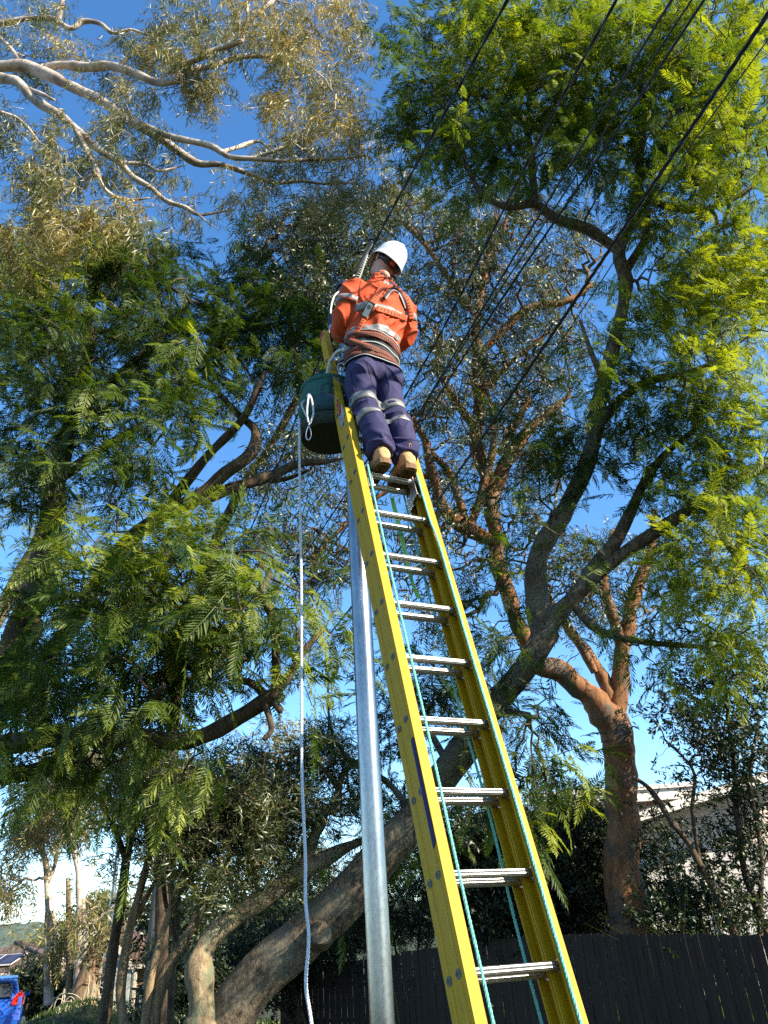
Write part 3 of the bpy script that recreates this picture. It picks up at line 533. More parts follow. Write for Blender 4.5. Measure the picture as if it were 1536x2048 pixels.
# orange-barked gum behind the fence: trunk at the right, long reddish limb to the left
def gum_mid():
    b = base_of(1290, 1960, 15.2); b = (at(1290, 1900, 15)[0], 15.0, float(gz(2, 15)))
    t = Tree('gum_tree', 'gum with thick orange trunk behind the dark fence, right of the ladder', b, bark_orange, leaf_gumdark, 'gum', 51); t.twig = twig_brown
    t.limb3([(b[0], b[1], b[2]-.3, .56), (b[0]-.03, b[1], b[2]+.4, .46), (*at(1275, 1880, 15), .40), (*at(1252, 1785, 15), .35), (*at(1243, 1650, 15), .305), (*at(1240, 1530, 15), .29), (*at(1233, 1470, 14.9), .285), (*at(1230, 1425, 14.9), .20), (*at(1228, 1395, 14.9), .08)], n=20, lump=.06, wig=.35, leafy=False)
    for L in [
     [(1232, 1480, 14.9, 26), (1205, 1412, 14.8, 29), (1160, 1372, 14.7, 24), (1110, 1345, 14.5, 20), (1066, 1318, 14.2, 18), (1045, 1262, 14, 17), (1020, 1200, 13.8, 17), (1000, 1130, 13.6, 16), (987, 1060, 13.4, 16), (986, 1000, 13.2, 15)],
     [(1236, 1480, 14.9, 22), (1242, 1385, 14.9, 18), (1246, 1300, 14.8, 15), (1262, 1220, 14.7, 13), (1277, 1160, 14.6, 14), (1300, 1100, 14.5, 9), (1310, 1020, 14.5, 6)],
     [(1228, 1430, 14.9, 16), (1206, 1352, 14.9, 13), (1172, 1300, 14.9, 11), (1140, 1262, 14.8, 9), (1100, 1200, 14.8, 6)],
     [(1190, 1345, 14.9, 8), (1160, 1290, 14.8, 9), (1130, 1240, 14.7, 8)], [(1246, 1300, 14.8, 12), (1220, 1220, 14.6, 11), (1205, 1150, 14.4, 9), (1230, 1060, 14.2, 7)],
     [(986, 1000, 13.2, 17), (968, 930, 13.1, 15), (955, 860, 13, 14), (956, 790, 12.9, 13), (952, 710, 12.8, 12), (957, 620, 12.7, 9), (975, 520, 12.6, 7), (985, 440, 12.5, 5)],
     [(986, 1000, 13.2, 14), (1012, 930, 13.1, 13), (1052, 868, 13, 12), (1092, 828, 12.9, 9), (1140, 790, 12.8, 6)],
     [(1000, 910, 13.1, 10), (1030, 850, 12.8, 9), (1060, 800, 12.6, 7)],
     [(990, 1085, 13.5, 15), (935, 1062, 13.2, 15), (885, 1018, 13, 13), (866, 950, 12.8, 10), (850, 890, 12.7, 8), (826, 830, 12.6, 5)],
     [(935, 1062, 13.2, 11), (922, 1010, 13.1, 8), (900, 950, 13, 8), (862, 905, 12.9, 6)], [(940, 1060, 13.2, 9), (960, 985, 13, 9), (985, 900, 12.8, 7), (985, 830, 12.7, 5), (970, 760, 12.6, 4)],
     [(955, 860, 13, 9), (912, 805, 12.8, 8), (880, 740, 12.6, 6), (870, 660, 12.5, 5)], [(952, 710, 12.8, 9), (1000, 672, 12.7, 8), (1050, 620, 12.6, 8), (1130, 606, 12.5, 7), (1185, 570, 12.4, 4)],
     [(957, 640, 12.7, 7), (900, 560, 12.5, 6), (858, 500, 12.4, 5), (805, 440, 12.3, 5), (780, 400, 12.3, 3)], [(975, 520, 12.6, 6), (1010, 450, 12.4, 4), (1020, 400, 12.3, 3)], [(866, 950, 12.8, 7), (820, 960, 12.9, 5), (760, 990, 13, 4), (700, 1040, 13, 4), (640, 1100, 13, 3)],
     [(1012, 930, 13.1, 6), (1060, 905, 13, 5), (1120, 960, 13, 3)], [(830, 860, 12.6, 4), (800, 800, 12.4, 3)], [(956, 790, 12.9, 6), (1030, 720, 12.6, 5), (1100, 660, 12.5, 4)],
    ]: t.limb(L, n=10, seg=4, wig=.6, lump=.14)
    t.grow([
     (850, 440, 90, 60, 12.4, 1.0, 90, .4), (930, 500, 90, 70, 12.4, 1.0, 90, .3), (1040, 480, 100, 80, 12.4, 1.0, 90, .3), (880, 590, 80, 60, 12.5, .9, 60, .4), (880, 690, 70, 70, 12.5, .9, 55, .45), (980, 590, 100, 60, 12.6, 1.0, 70, .3),
     (1100, 580, 80, 60, 12.5, 1.0, 60, .5), (1010, 700, 110, 60, 12.6, 1.0, 80, .3), (1110, 700, 80, 60, 12.7, 1.0, 50, .3), (930, 780, 90, 50, 12.7, .9, 50, .35), (1060, 790, 90, 60, 12.8, 1.0, 60, .3), (860, 840, 60, 60, 12.7, .8, 36, .35),
     (970, 880, 100, 50, 12.9, .9, 50, .3), (1080, 930, 80, 60, 12.9, .9, 44, .25), (900, 980, 70, 50, 13, .9, 30, .3), (860, 1080, 60, 50, 13, .9, 30, .3), (940, 1130, 70, 60, 13.2, .9, 34, .3), (1080, 1080, 60, 60, 13.5, .9, 30, .25),
     (1140, 1130, 70, 60, 14, .9, 36, .25), (1250, 1100, 90, 60, 14.3, 1.0, 40, .4), (700, 1030, 60, 50, 13, .8, 34, .25), (620, 1080, 70, 50, 13, .8, 44, .3), (640, 1140, 60, 40, 13, .8, 26, .3), (700, 1110, 50, 40, 13, .8, 18, .3),
     (1170, 480, 70, 70, 12.5, 1.0, 40, .3), (780, 370, 70, 50, 12.3, .9, 34, .6), (1000, 400, 90, 40, 12.3, .9, 34, .5), (1190, 1210, 90, 50, 14.5, .9, 30, .3), (1330, 1230, 90, 50, 14.6, 1, 24, .5), (820, 1180, 60, 60, 13.4, .8, 20, .3), (930, 1240, 60, 50, 13.6, .8, 24, .2)],
     dens=2.3, fr=4, fs=1.15, droop=.6, tipr=.0085, wiggle=.38, expo=.42, scat=.12, clump=7, csig=.30, lf=.62)
    t.finish()
gum_mid()

# denser dark tree straight behind the worker's head
t = Tree('gum_tree', 'dense dark-leaved gum filling the sky just left of the white helmet', base_of(335, 1900, 12.5), bark_dark, leaf_gumdark, 'gum', 61)
b = base_of(335, 1900, 12.5)
t.limb3([(b[0], b[1], b[2]-.2, .11), (*at(340, 1500, 12.5), .10), (*at(400, 1180, 12), .09), (*at(470, 1000, 11.5), .08), (*at(560, 860, 11), .07), (*at(620, 740, 10.6), .06), (*at(640, 640, 10.3), .05), (*at(640, 540, 10.2), .03)])
t.limb([(600, 775, 10.7, 8), (590, 700, 10.4, 6), (570, 600, 10.3, 5), (545, 520, 10.2, 3)]); t.limb([(650, 650, 10.3, 7), (700, 560, 10.2, 5), (735, 480, 10.1, 3)]); t.limb([(500, 950, 11.3, 7), (560, 960, 10.9, 5), (620, 940, 10.7, 3)])
t.grow([(600, 450, 90, 40, 10.2, .8, 85, .15), (690, 460, 80, 50, 10.2, .8, 85, .15), (560, 520, 80, 50, 10.3, .8, 60, .15), (650, 550, 90, 60, 10.3, .8, 90, .3), (720, 540, 50, 70, 10.2, .7, 50, .25), (600, 620, 80, 50, 10.4, .8, 60, .35), (660, 660, 60, 50, 10.4, .7, 44, .35), (540, 600, 50, 50, 10.3, .7, 28, .2),
        (620, 740, 60, 50, 10.5, .7, 34, .4), (580, 860, 60, 60, 10.6, .7, 34, .35), (640, 900, 50, 60, 10.8, .7, 30, .3), (520, 960, 60, 50, 10.8, .7, 20, .3), (560, 1040, 60, 40, 11, .7, 16, .3), (770, 420, 40, 40, 10.1, .6, 24, .2)],
       dens=1.35, fr=5, fs=1.1, droop=.5, tipr=.005, scat=.12, clump=6, csig=.25)
t.finish()

# pale lichened trunk in front of the leaning one
t = Tree('paperbark_tree', 'crooked pale trunk spotted with lichen, before the leaning trunk', base_of(400, 2150, 8.6), bark_lichen, leaf_gumdark, 'needle', 71)
b = base_of(395, 2150, 8.6)
t.limb3([(b[0], b[1], b[2]-.2, .24), (*at(398, 2085, 8.6), .19), (*at(405, 2030, 8.6), .135), (*at(403, 1985, 8.6), .135), (*at(398, 1935, 8.6), .12), (*at(414, 1888, 8.7), .11), (*at(452, 1848, 8.8), .108), (*at(500, 1812, 8.9), .105), (*at(558, 1772, 9), .10), (*at(610, 1738, 9.1), .088), (*at(660, 1712, 9.2), .075), (*at(705, 1690, 9.3), .05), (*at(770, 1668, 9.4), .035), (*at(830, 1650, 9.5), .015)], n=14, seg=5, wig=.25, lump=.18)
for L in [[(602, 1742, 9.1, 14), (620, 1690, 9.1, 12), (640, 1652, 9.1, 12), (648, 1625, 9.1, 11), (676, 1612, 9.1, 10), (678, 1580, 9.1, 8), (690, 1545, 9.1, 6), (720, 1520, 9.1, 4)], [(402, 1985, 8.6, 10), (380, 1950, 8.8, 8), (370, 1900, 9, 5)], [(520, 1800, 8.9, 7), (510, 1740, 9, 6), (520, 1680, 9, 5), (540, 1620, 9, 3)], [(640, 1650, 9.1, 5), (580, 1640, 9.1, 4), (520, 1670, 9.1, 3)], [(680, 1580, 9.1, 5), (640, 1530, 9.1, 4), (590, 1500, 9.1, 2)]]: t.limb(L, n=8, lump=.2)
t.grow([(600, 1580, 90, 60, 9.1, .6, 36, .5), (520, 1620, 70, 60, 9, .6, 44, .3), (660, 1500, 50, 50, 9.1, .5, 24, .35), (560, 1520, 70, 40, 9.1, .6, 26, .45), (690, 1640, 30, 50, 9.2, .4, 16, .3), (500, 1700, 60, 40, 9, .6, 22, .25)], dens=1.0, fr=6, fs=1.0, droop=0, upness=.3, scat=.12, clump=6, csig=.2, tipr=.005)
t.finish()

# slender multi-stemmed trees, lower left
stems = [
 ('slender tree with a dark straight stem forking high, leftmost of the slender stems', bark_dark, [[(203, 2090, 9.2, 19), (207, 2050, 9.2, 18), (216, 1985, 9.2, 17), (226, 1900, 9.2, 15), (240, 1810, 9.2, 14), (252, 1720, 9.2, 12), (268, 1650, 9.2, 10), (275, 1590, 9.2, 7), (268, 1520, 9.2, 4)], [(252, 1720, 9.2, 7), (225, 1650, 9.1, 5), (200, 1600, 9, 4)], [(268, 1650, 9.2, 6), (300, 1600, 9.3, 4)]],
  [(230, 1590, 70, 50, 9.1, .6, 34, .3), (290, 1560, 70, 50, 9.2, .6, 34, .3), (205, 1670, 50, 30, 9, .6, 8, .3)], (206, 2060, 9.2)),
 ('slender tree with a wavy light-brown stem, between the dark stem and the paired stems', bark_stringy, [[(250, 2095, 9.0, 16), (247, 2050, 9.0, 15), (240, 1990, 9.0, 13), (246, 1930, 9.0, 13), (262, 1850, 9.0, 12), (284, 1765, 9.0, 11), (302, 1700, 9.0, 9), (330, 1640, 9.0, 7), (352, 1590, 9, 5), (370, 1530, 9, 3)], [(262, 1850, 9, 6), (290, 1800, 9.1, 6), (312, 1760, 9.2, 4)], [(302, 1700, 9, 6), (290, 1640, 8.9, 4), (310, 1580, 8.9, 3)]],
  [(330, 1600, 80, 60, 9, .6, 70, .25), (370, 1680, 60, 50, 9, .6, 36, .25), (400, 1560, 70, 40, 9.1, .6, 26, .4)], (247, 2060, 9.0)),
 ('slender dark-stemmed tree standing between the paired stems and the lichened trunk', bark_dark, [[(345, 2100, 10.4, 12), (340, 2040, 10.4, 10), (345, 1960, 10.4, 9), (352, 1880, 10.4, 8), (356, 1790, 10.4, 7), (366, 1700, 10.4, 6), (378, 1620, 10.4, 5), (392, 1540, 10.4, 3)], [(352, 1880, 10.4, 6), (330, 1800, 10.4, 5), (322, 1700, 10.4, 4), (310, 1620, 10.4, 3)], [(356, 1790, 10.4, 5), (400, 1730, 10.3, 4), (440, 1640, 10.2, 3)]],
  [(400, 1560, 70, 40, 10.3, .5, 30, .3), (330, 1600, 60, 40, 10.4, .5, 24, .3), (450, 1620, 50, 40, 10.2, .5, 20, .3)], (342, 2060, 10.4)),
 ('twin-stemmed stringy-barked tree leaning right, beside the lichened trunk', bark_stringy, [[(280, 2100, 8.8, 15), (288, 2050, 8.8, 13), (300, 1965, 8.8, 12), (320, 1885, 8.8, 10), (345, 1810, 8.8, 9), (370, 1752, 8.8, 8), (388, 1690, 8.8, 7), (404, 1620, 8.8, 5), (420, 1550, 8.8, 3)], [(292, 2100, 8.9, 24), (302, 2050, 8.9, 22), (318, 1980, 8.9, 19), (345, 1915, 8.9, 16), (388, 1845, 8.9, 13), (420, 1785, 8.9, 11), (442, 1745, 8.9, 9), (472, 1690, 8.9, 6), (500, 1630, 8.9, 4)], [(345, 1810, 8.8, 7), (340, 1740, 8.9, 6), (352, 1680, 9, 5), (345, 1620, 9, 3)], [(370, 1752, 8.8, 6), (400, 1710, 8.6, 4), (430, 1650, 8.6, 3)]],
  [(440, 1620, 90, 60, 8.8, .6, 80, .3), (480, 1700, 70, 50, 8.9, .6, 44, .35), (400, 1720, 60, 50, 8.8, .5, 30, .45), (440, 1770, 50, 30, 8.8, .5, 14, .45), (360, 1650, 60, 60, 8.9, .5, 36, .3), (500, 1600, 60, 50, 8.9, .5, 26, .3)], (295, 2065, 8.85)),
]
for i, (lab, bk, Ls, cl, bs) in enumerate(stems):
    t = Tree('slender_tree', lab, base_of(bs[0], bs[1], bs[2]), bk, leaf_gumdark, 'needle', 80+i, group='slender trees at the edge of the verge')
    for q in Ls:
        g0 = q[0]
        if q[0][1] > 2080:
            p = at(*g0[:3]); q = [tuple(x) for x in q]
            bq = (p[0]-.03, p[1], float(gz(p[0], p[1]))-.2, g0[3]*zc_of(p)/F*1.25)
            P = [bq]+[(*at(x[0], x[1], x[2]), .70*x[3]*zc_of(at(x[0], x[1], x[2]))/F) for x in q]
            t.limb3(P, n=10, seg=5, wig=.3, lump=.12)
        else: t.limb(q, n=8)
    t.grow(cl, dens=.9, fr=6, fs=1.0, droop=-.1, upness=.3, scat=.12, clump=6, csig=.2, tipr=.005); t.finish()

# thin gums further off on the left
far = [
 ('thin bare-stemmed gum with one straight grey stem and a leaning side limb, by the street hedge', [[(98, 2010, 24, 10), (97, 1950, 24, 9.5), (97, 1860, 24, 9), (94, 1770, 24, 7), (88, 1710, 24, 6), (76, 1655, 24, 4), (70, 1600, 24, 3)], [(97, 1815, 24, 6), (112, 1870, 23.9, 6), (124, 1915, 23.9, 6), (130, 1960, 23.8, 7)], [(94, 1770, 24, 5), (110, 1730, 24, 4), (115, 1690, 24, 3)]],
  [(60, 1640, 60, 50, 24, 1.6, 60, .8), (30, 1740, 50, 60, 24, 1.6, 40, .95), (110, 1650, 50, 40, 24, 1.5, 40, .6)], 24),
 ('forked pale gum standing on the grassy mound behind the dark stem', [[(160, 2010, 23, 16), (158, 1950, 23, 12), (158, 1880, 23, 8), (158, 1790, 23, 7.5), (153, 1720, 23, 6), (143, 1670, 23, 5), (138, 1600, 23, 3)], [(162, 1950, 23, 9), (170, 1890, 23, 7), (166, 1820, 23, 6), (162, 1770, 23, 4)]],
  [(130, 1600, 60, 50, 23, 1.6, 70, .7), (170, 1540, 60, 50, 23, 1.6, 60, .7), (185, 1830, 26, 40, 23, 1.2, 24, .6), (110, 1560, 50, 50, 23, 1.5, 40, .7)], 23),
 ('short gum stem cut flat at the top, beside the forked pale gum', [[(139, 2010, 23.5, 8), (138, 1950, 23.5, 6.5), (137, 1860, 23.5, 5.5), (137, 1795, 23.5, 5), (137, 1757, 23.5, 4.5)]], [(140, 1880, 12, 30, 23.5, .4, 8, .7)], 23.5),
]
for i, (lab, Ls, cl, Y) in enumerate(far):
    t = Tree('gum_tree', lab.replace(' and a leaning side limb', ''), base_of(Ls[0][0][0], Ls[0][0][1], Y), bark_gum if i != 2 else bark_stringy, leaf_gum, 'gum', 90+i)
    for q in Ls: t.limb(q, n=8, wig=.5)
    t.grow(cl, dens=1.3, fr=5, fs=1.7, droop=.8, tipr=.008, scat=.35); t.finish()
far2 = [('round olive tree behind the cut gum stem', (195, 1860, 36), [(195, 1835, 34, 40, 36, 2.0, 60, .5), (170, 1880, 26, 26, 36, 1.5, 24, .5)]),
        ('yellow-olive bushy tree left of the mound, above the tiled roof ridge', (80, 1900, 60), [(60, 1905, 40, 14, 60, 3, 60, .7), (120, 1890, 40, 30, 55, 3, 90, .7)]),
        ('dark olive tree filling the gap behind the twin-stemmed tree', (480, 1880, 24), [(500, 1830, 80, 60, 24, 2, 90, .3), (430, 1890, 50, 50, 24, 2, 50, .25), (580, 1850, 60, 60, 24, 2, 60, .3)]),
        ('pale sunlit gum crown seen through the gap above the lichened trunk', (560, 1800, 30), [(560, 1500, 80, 50, 30, 2.5, 40, .8), (480, 1540, 60, 50, 30, 2.5, 30, .7), (620, 1740, 60, 60, 30, 2, 60, .5)]),
        ('dark tree crown behind the timber power pole', (380, 1850, 26), [(320, 1800, 50, 50, 26, 1.5, 34, .2), (385, 1850, 40, 60, 26, 1.5, 60, .15)])]
for i, (lab, b, cl) in enumerate(far2):
    t = Tree('background_tree', lab, base_of(*b), bark_grey, leaf_gum if i in (0, 1, 3) else leaf_gumdark, 'broad' if i != 3 else 'gum', 100+i)
    q = base_of(*b); t.limb3([(q[0], q[1], q[2]-.2, .2), (q[0]+.1, q[1], q[2]+1.2, .16), (*at(cl[0][0], cl[0][1]+cl[0][3]*.4, cl[0][4]), .08)], n=8)
    t.grow(cl, dens=1.0, fr=6, fs=2.2, droop=.3, tipr=.01, scat=.5); t.finish()

# shrubs and small trees behind the fence
shr = [
 ('bushy dark shrub behind the fence just left of the orange trunk', (1150, 1900, 16.6), [(1155, 1650, 60, 60, 16.6, .7, 110, .35), (1180, 1740, 60, 60, 16.8, .7, 110, .1), (1130, 1760, 60, 60, 16.5, .7, 110, .05), (1150, 1830, 80, 40, 16.5, .6, 100, .05)], 'broad'),
 ('dark hedge-like shrub seen through the ladder rungs', (980, 1900, 16.4), [(960, 1680, 90, 60, 16.4, .9, 150, .15), (1050, 1740, 80, 80, 16.2, .9, 170, .1), (930, 1790, 80, 60, 16.4, .9, 130, .1), (1020, 1830, 80, 40, 16.2, .8, 90, .1), (880, 1700, 40, 70, 16.6, .7, 50, .2)], 'broad'),
 ('leafy shrub behind the fence between the pole and the ladder', (790, 1950, 18), [(780, 1830, 60, 60, 18, .9, 110, .15), (700, 1800, 60, 80, 18.5, .9, 100, .15), (840, 1850, 50, 40, 18, .8, 60, .3), (690, 1890, 60, 30, 18.6, .7, 50, .05), (800, 1740, 60, 50, 18, .9, 60, .2)], 'needle'),
 ('dark shrub under the leaning trunk, left of the pole', (600, 1960, 19.5), [(570, 1900, 60, 60, 19.5, .9, 110, .05), (500, 1930, 60, 50, 19, .9, 90, .05), (640, 1880, 40, 60, 19.5, .8, 60, .1)], 'broad'),
 ('black-green shrub beside the lichened trunk base', (365, 2010, 17.5), [(362, 1975, 30, 40, 17.5, .5, 90, .05), (375, 1925, 25, 30, 17.5, .5, 40, .1)], 'broad'),
 ('dark hedge beside the blue car', (80, 2020, 27.5), [(80, 1985, 40, 30, 27.5, 1.0, 160, .2), (60, 2010, 34, 20, 27, .8, 70, .1), (110, 2000, 26, 30, 27.5, .8, 60, .35)], 'broad'),
 ('broad-leaved bush right of the orange trunk, partly hiding the pale wall', (1350, 1900, 14.6), [(1325, 1700, 36, 44, 15.9, .4, 50, .2), (1355, 1745, 50, 40, 15.6, .5, 50, .2), (1330, 1830, 70, 30, 14.5, .5, 60, .3), (1400, 1800, 60, 50, 14.5, .6, 50, .2)], 'broad'),
]
for i, (lab, b, cl, kd) in enumerate(shr):
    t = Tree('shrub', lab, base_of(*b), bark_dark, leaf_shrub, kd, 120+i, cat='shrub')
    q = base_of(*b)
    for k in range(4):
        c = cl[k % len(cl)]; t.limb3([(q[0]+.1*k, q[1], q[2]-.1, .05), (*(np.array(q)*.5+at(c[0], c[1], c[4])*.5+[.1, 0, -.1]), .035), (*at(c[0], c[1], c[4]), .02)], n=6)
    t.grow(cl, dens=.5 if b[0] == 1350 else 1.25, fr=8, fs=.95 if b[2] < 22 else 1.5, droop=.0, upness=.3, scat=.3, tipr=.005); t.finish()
t = Tree('small_tree', 'open small tree with thin dark stems and glossy leaves, far right above the fence', base_of(1500, 1900, 13.8), bark_dark, leaf_shrub, 'broad', 140)
q = base_of(1500, 1900, 13.8)
for L in [[(1545, 1900, 13.9, 9), (1500, 1780, 13.9, 7), (1475, 1640, 13.8, 6), (1465, 1500, 13.7, 4), (1450, 1380, 13.6, 3), (1440, 1300, 13.5, 2)], [(1480, 1900, 13.8, 8), (1440, 1800, 13.8, 7), (1400, 1730, 13.7, 7), (1375, 1685, 13.7, 6), (1340, 1640, 13.6, 6), (1300, 1580, 13.6, 5), (1265, 1555, 13.5, 4)], [(1400, 1730, 13.7, 4), (1385, 1620, 13.6, 4), (1385, 1540, 13.5, 3), (1330, 1480, 13.4, 2)], [(1520, 1900, 13.8, 6), (1520, 1700, 13.6, 5), (1500, 1560, 13.5, 4), (1520, 1430, 13.4, 3)], [(1500, 1780, 13.9, 4), (1540, 1700, 14, 3), (1560, 1600, 14, 3)]]:
    t.limb(L, n=7, wig=.5)
t.grow([(1450, 1340, 80, 50, 13.5, .7, 80, .1), (1410, 1420, 80, 60, 13.5, .7, 75, .1), (1500, 1430, 50, 80, 13.5, .7, 70, .1), (1440, 1520, 80, 50, 13.6, .7, 50, .15), (1510, 1560, 40, 60, 13.6, .6, 40, .1), (1400, 1600, 60, 40, 13.6, .6, 8, .1), (1440, 1700, 50, 60, 13.7, .6, 16, .15), (1500, 1690, 50, 70, 13.8, .6, 50, .2), (1490, 1810, 60, 60, 13.8, .5, 36, .2), (1340, 1640, 50, 40, 13.6, .5, 5, .15), (1290, 1420, 60, 60, 13.6, .5, 4, .1)],
       dens=1.0, fr=5, fs=.85, droop=.0, upness=.3, scat=.2, tipr=.004)
t.finish()
# ================================================================ fence, houses, car, poles
def atz(px, py, z):
    v = ray(px, py); return EYE+v*((z-1.6)/v[2])
M['paling'] = mat('shade_dark_paling', (0.034, 0.025, 0.018), 0.95, nscale=5, col2=(0.012, 0.009, 0.007), stretch=(3, 3, .25), bump=0.006, bscale=14)  # weathered timber, base colour darkened to stand for the shade on the fence
def fence():
    top = [at(1700, 1868, 11.6), at(1536, 1868, 12.6), at(1130, 1868, 14.6), at(870, 1893, 16.2), at(730, 1918, 18.2), at(560, 1935, 20.5)]
    top = crom(top, 8); seg = np.linalg.norm(np.diff(top[:, :2], axis=0), axis=1); cum = np.concatenate([[0], np.cumsum(seg)])
    root = empty('paling_fence', (top[8][0], top[8][1], 0), 'long weathered timber paling fence behind the ladder, coloured dark for deep shade', 'fence')
    rng = random.Random(5); mb = MB(); rl = MB(); n = int(cum[-1]/0.102)
    def P(s): return np.array([np.interp(s, cum, top[:, k]) for k in range(3)])
    for i in range(n):
        s = i*0.102; p = P(s+.05); d = nrm((P(s+.1)-P(s))*[1, 1, 0]); nn = np.array([-d[1], d[0], 0]); zt = p[2]+rng.uniform(-.012, .012)-0.01; zb = float(gz(p[0], p[1]))-.05; h = zt-zb
        off = nn*(0.012*(i % 2)+rng.uniform(0, .004)); c = p*[1, 1, 0]+off+[0, 0, zb+h/2]; tl = rng.uniform(-.006, .006)
        mb.box(c, d*0.049, nn*0.006, np.array([tl, 0, h/2]))
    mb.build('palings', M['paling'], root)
    for hh in (.3, .95):
        for i in range(len(top)-1):
            a, b = top[i]*1.0, top[i+1]*1.0; d = nrm((b-a)*[1, 1, 0]); nn = np.array([-d[1], d[0], 0]); 
            m_ = (a+b)/2; m_[2] = (float(gz(m_[0], m_[1])))+hh; m_ -= nn*0.040; m_[2] += 0
            rl.box(m_, (b-a)*[1, 1, 0]/2*1.002, nn*.018, (0, 0, .035))
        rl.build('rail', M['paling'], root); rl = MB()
    for s in np.arange(0.5, cum[-1], 2.4):
        p = P(s); d = nrm((P(s+.1)-P(s))*[1, 1, 0]); nn = np.array([-d[1], d[0], 0]); zb = float(gz(p[0], p[1]))
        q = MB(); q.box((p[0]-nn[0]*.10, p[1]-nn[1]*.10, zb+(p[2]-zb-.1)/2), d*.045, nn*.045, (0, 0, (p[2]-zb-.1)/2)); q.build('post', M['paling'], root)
fence()

def frame_ring(m, x0, z0, x1, z1, w_, y0, y1):
    O_ = [(x0-w_, z0-w_), (x1+w_, z0-w_), (x1+w_, z1+w_), (x0-w_, z1+w_)]; I_ = [(x0, z0), (x1, z0), (x1, z1), (x0, z1)]
    V = [(x, y0, z) for x, z in O_+I_]+[(x, y1, z) for x, z in O_+I_]; Fc = []
    for i in range(4): j = (i+1) % 4; Fc += [(i, j, 4+j, 4+i), (8+j, 8+i, 12+i, 12+j), (i, 8+i, 8+j, j), (4+j, 12+j, 12+i, 4+i)]
    m.add(V, Fc)
M['white_wall'] = mat('pale_render', (0.50, 0.47, 0.44), .8, nscale=1.5, col2=(0.40, 0.375, 0.35), bump=.004, bscale=60)
M['fascia'] = mat('cream_fascia', (0.66, 0.60, 0.52), .5, nscale=2, namt=.12)
M['soffit'] = mat('soffit_boards', (0.56, 0.44, 0.38), .6, nscale=3, namt=.15)
M['teal'] = mat('teal_paint', (0.22, 0.40, 0.36), .5, nscale=3, namt=.1)
M['glass'] = mat('window_glass', (0.03, 0.035, 0.04), .08, spec=.8)
def tilemat(name, c1, c2, sx, sy):
    m, n, l, b = newmat(name); tc = n.new('ShaderNodeTexCoord'); br = n.new('ShaderNodeTexBrick'); mp = n.new('ShaderNodeMapping'); l.new(tc.outputs['UV'], mp.inputs[0])
    l.new(mp.outputs[0], br.inputs['Vector']); br.inputs['Color1'].default_value = (*c1, 1); br.inputs['Color2'].default_value = (*c2, 1); br.inputs['Mortar'].default_value = (*[c*.35 for c in c2], 1)
    br.inputs['Scale'].default_value = 1; br.inputs['Brick Width'].default_value = sx; br.inputs['Row Height'].default_value = sy; br.inputs['Mortar Size'].default_value = min(sx, sy)*.09
    ns = n.new('ShaderNodeTexNoise'); ns.inputs['Scale'].default_value = 1.2; l.new(tc.outputs['Object'], ns.inputs['Vector'])
    mx = n.new('ShaderNodeMix'); mx.data_type = 'RGBA'; mx.blend_type = 'MULTIPLY'; mx.inputs['Factor'].default_value = .5; l.new(br.outputs[0], mx.inputs['A']); l.new(ns.outputs['Fac'], mx.inputs['B'])
    l.new(mx.outputs['Result'], b.inputs['Base Color']); b.inputs['Roughness'].default_value = .8
    bp = n.new('ShaderNodeBump'); bp.inputs['Distance'].default_value = .02; l.new(br.outputs['Fac'], bp.inputs['Height']); bp.invert = True; l.new(bp.outputs[0], b.inputs['Normal']); return m
M['tile'] = tilemat('brown_roof_tile', (0.20, 0.12, 0.085), (0.13, 0.085, 0.065), .30, .32)
M['brick'] = tilemat('orange_brick', (0.50, 0.31, 0.16), (0.42, 0.25, 0.13), .24, .086)
def uvplane(mb_obj):
    "planar UVs in metres: along the dominant in-plane axes of every face"
    me = mb_obj.data; uv = me.uv_layers.new(name='UVMap')
    for p in me.polygons:
        nn = np.array(p.normal); ux = np.cross([0, 0, 1.0], nn); ux = nrm(ux) if np.linalg.norm(ux) > .05 else np.array([1.0, 0, 0]); uy = np.cross(nn, ux)
        for li in p.loop_indices:
            c = np.array(me.vertices[me.loops[li].vertex_index].co); uv.data[li].uv = (float(c@ux), float(c@uy))
    return mb_obj

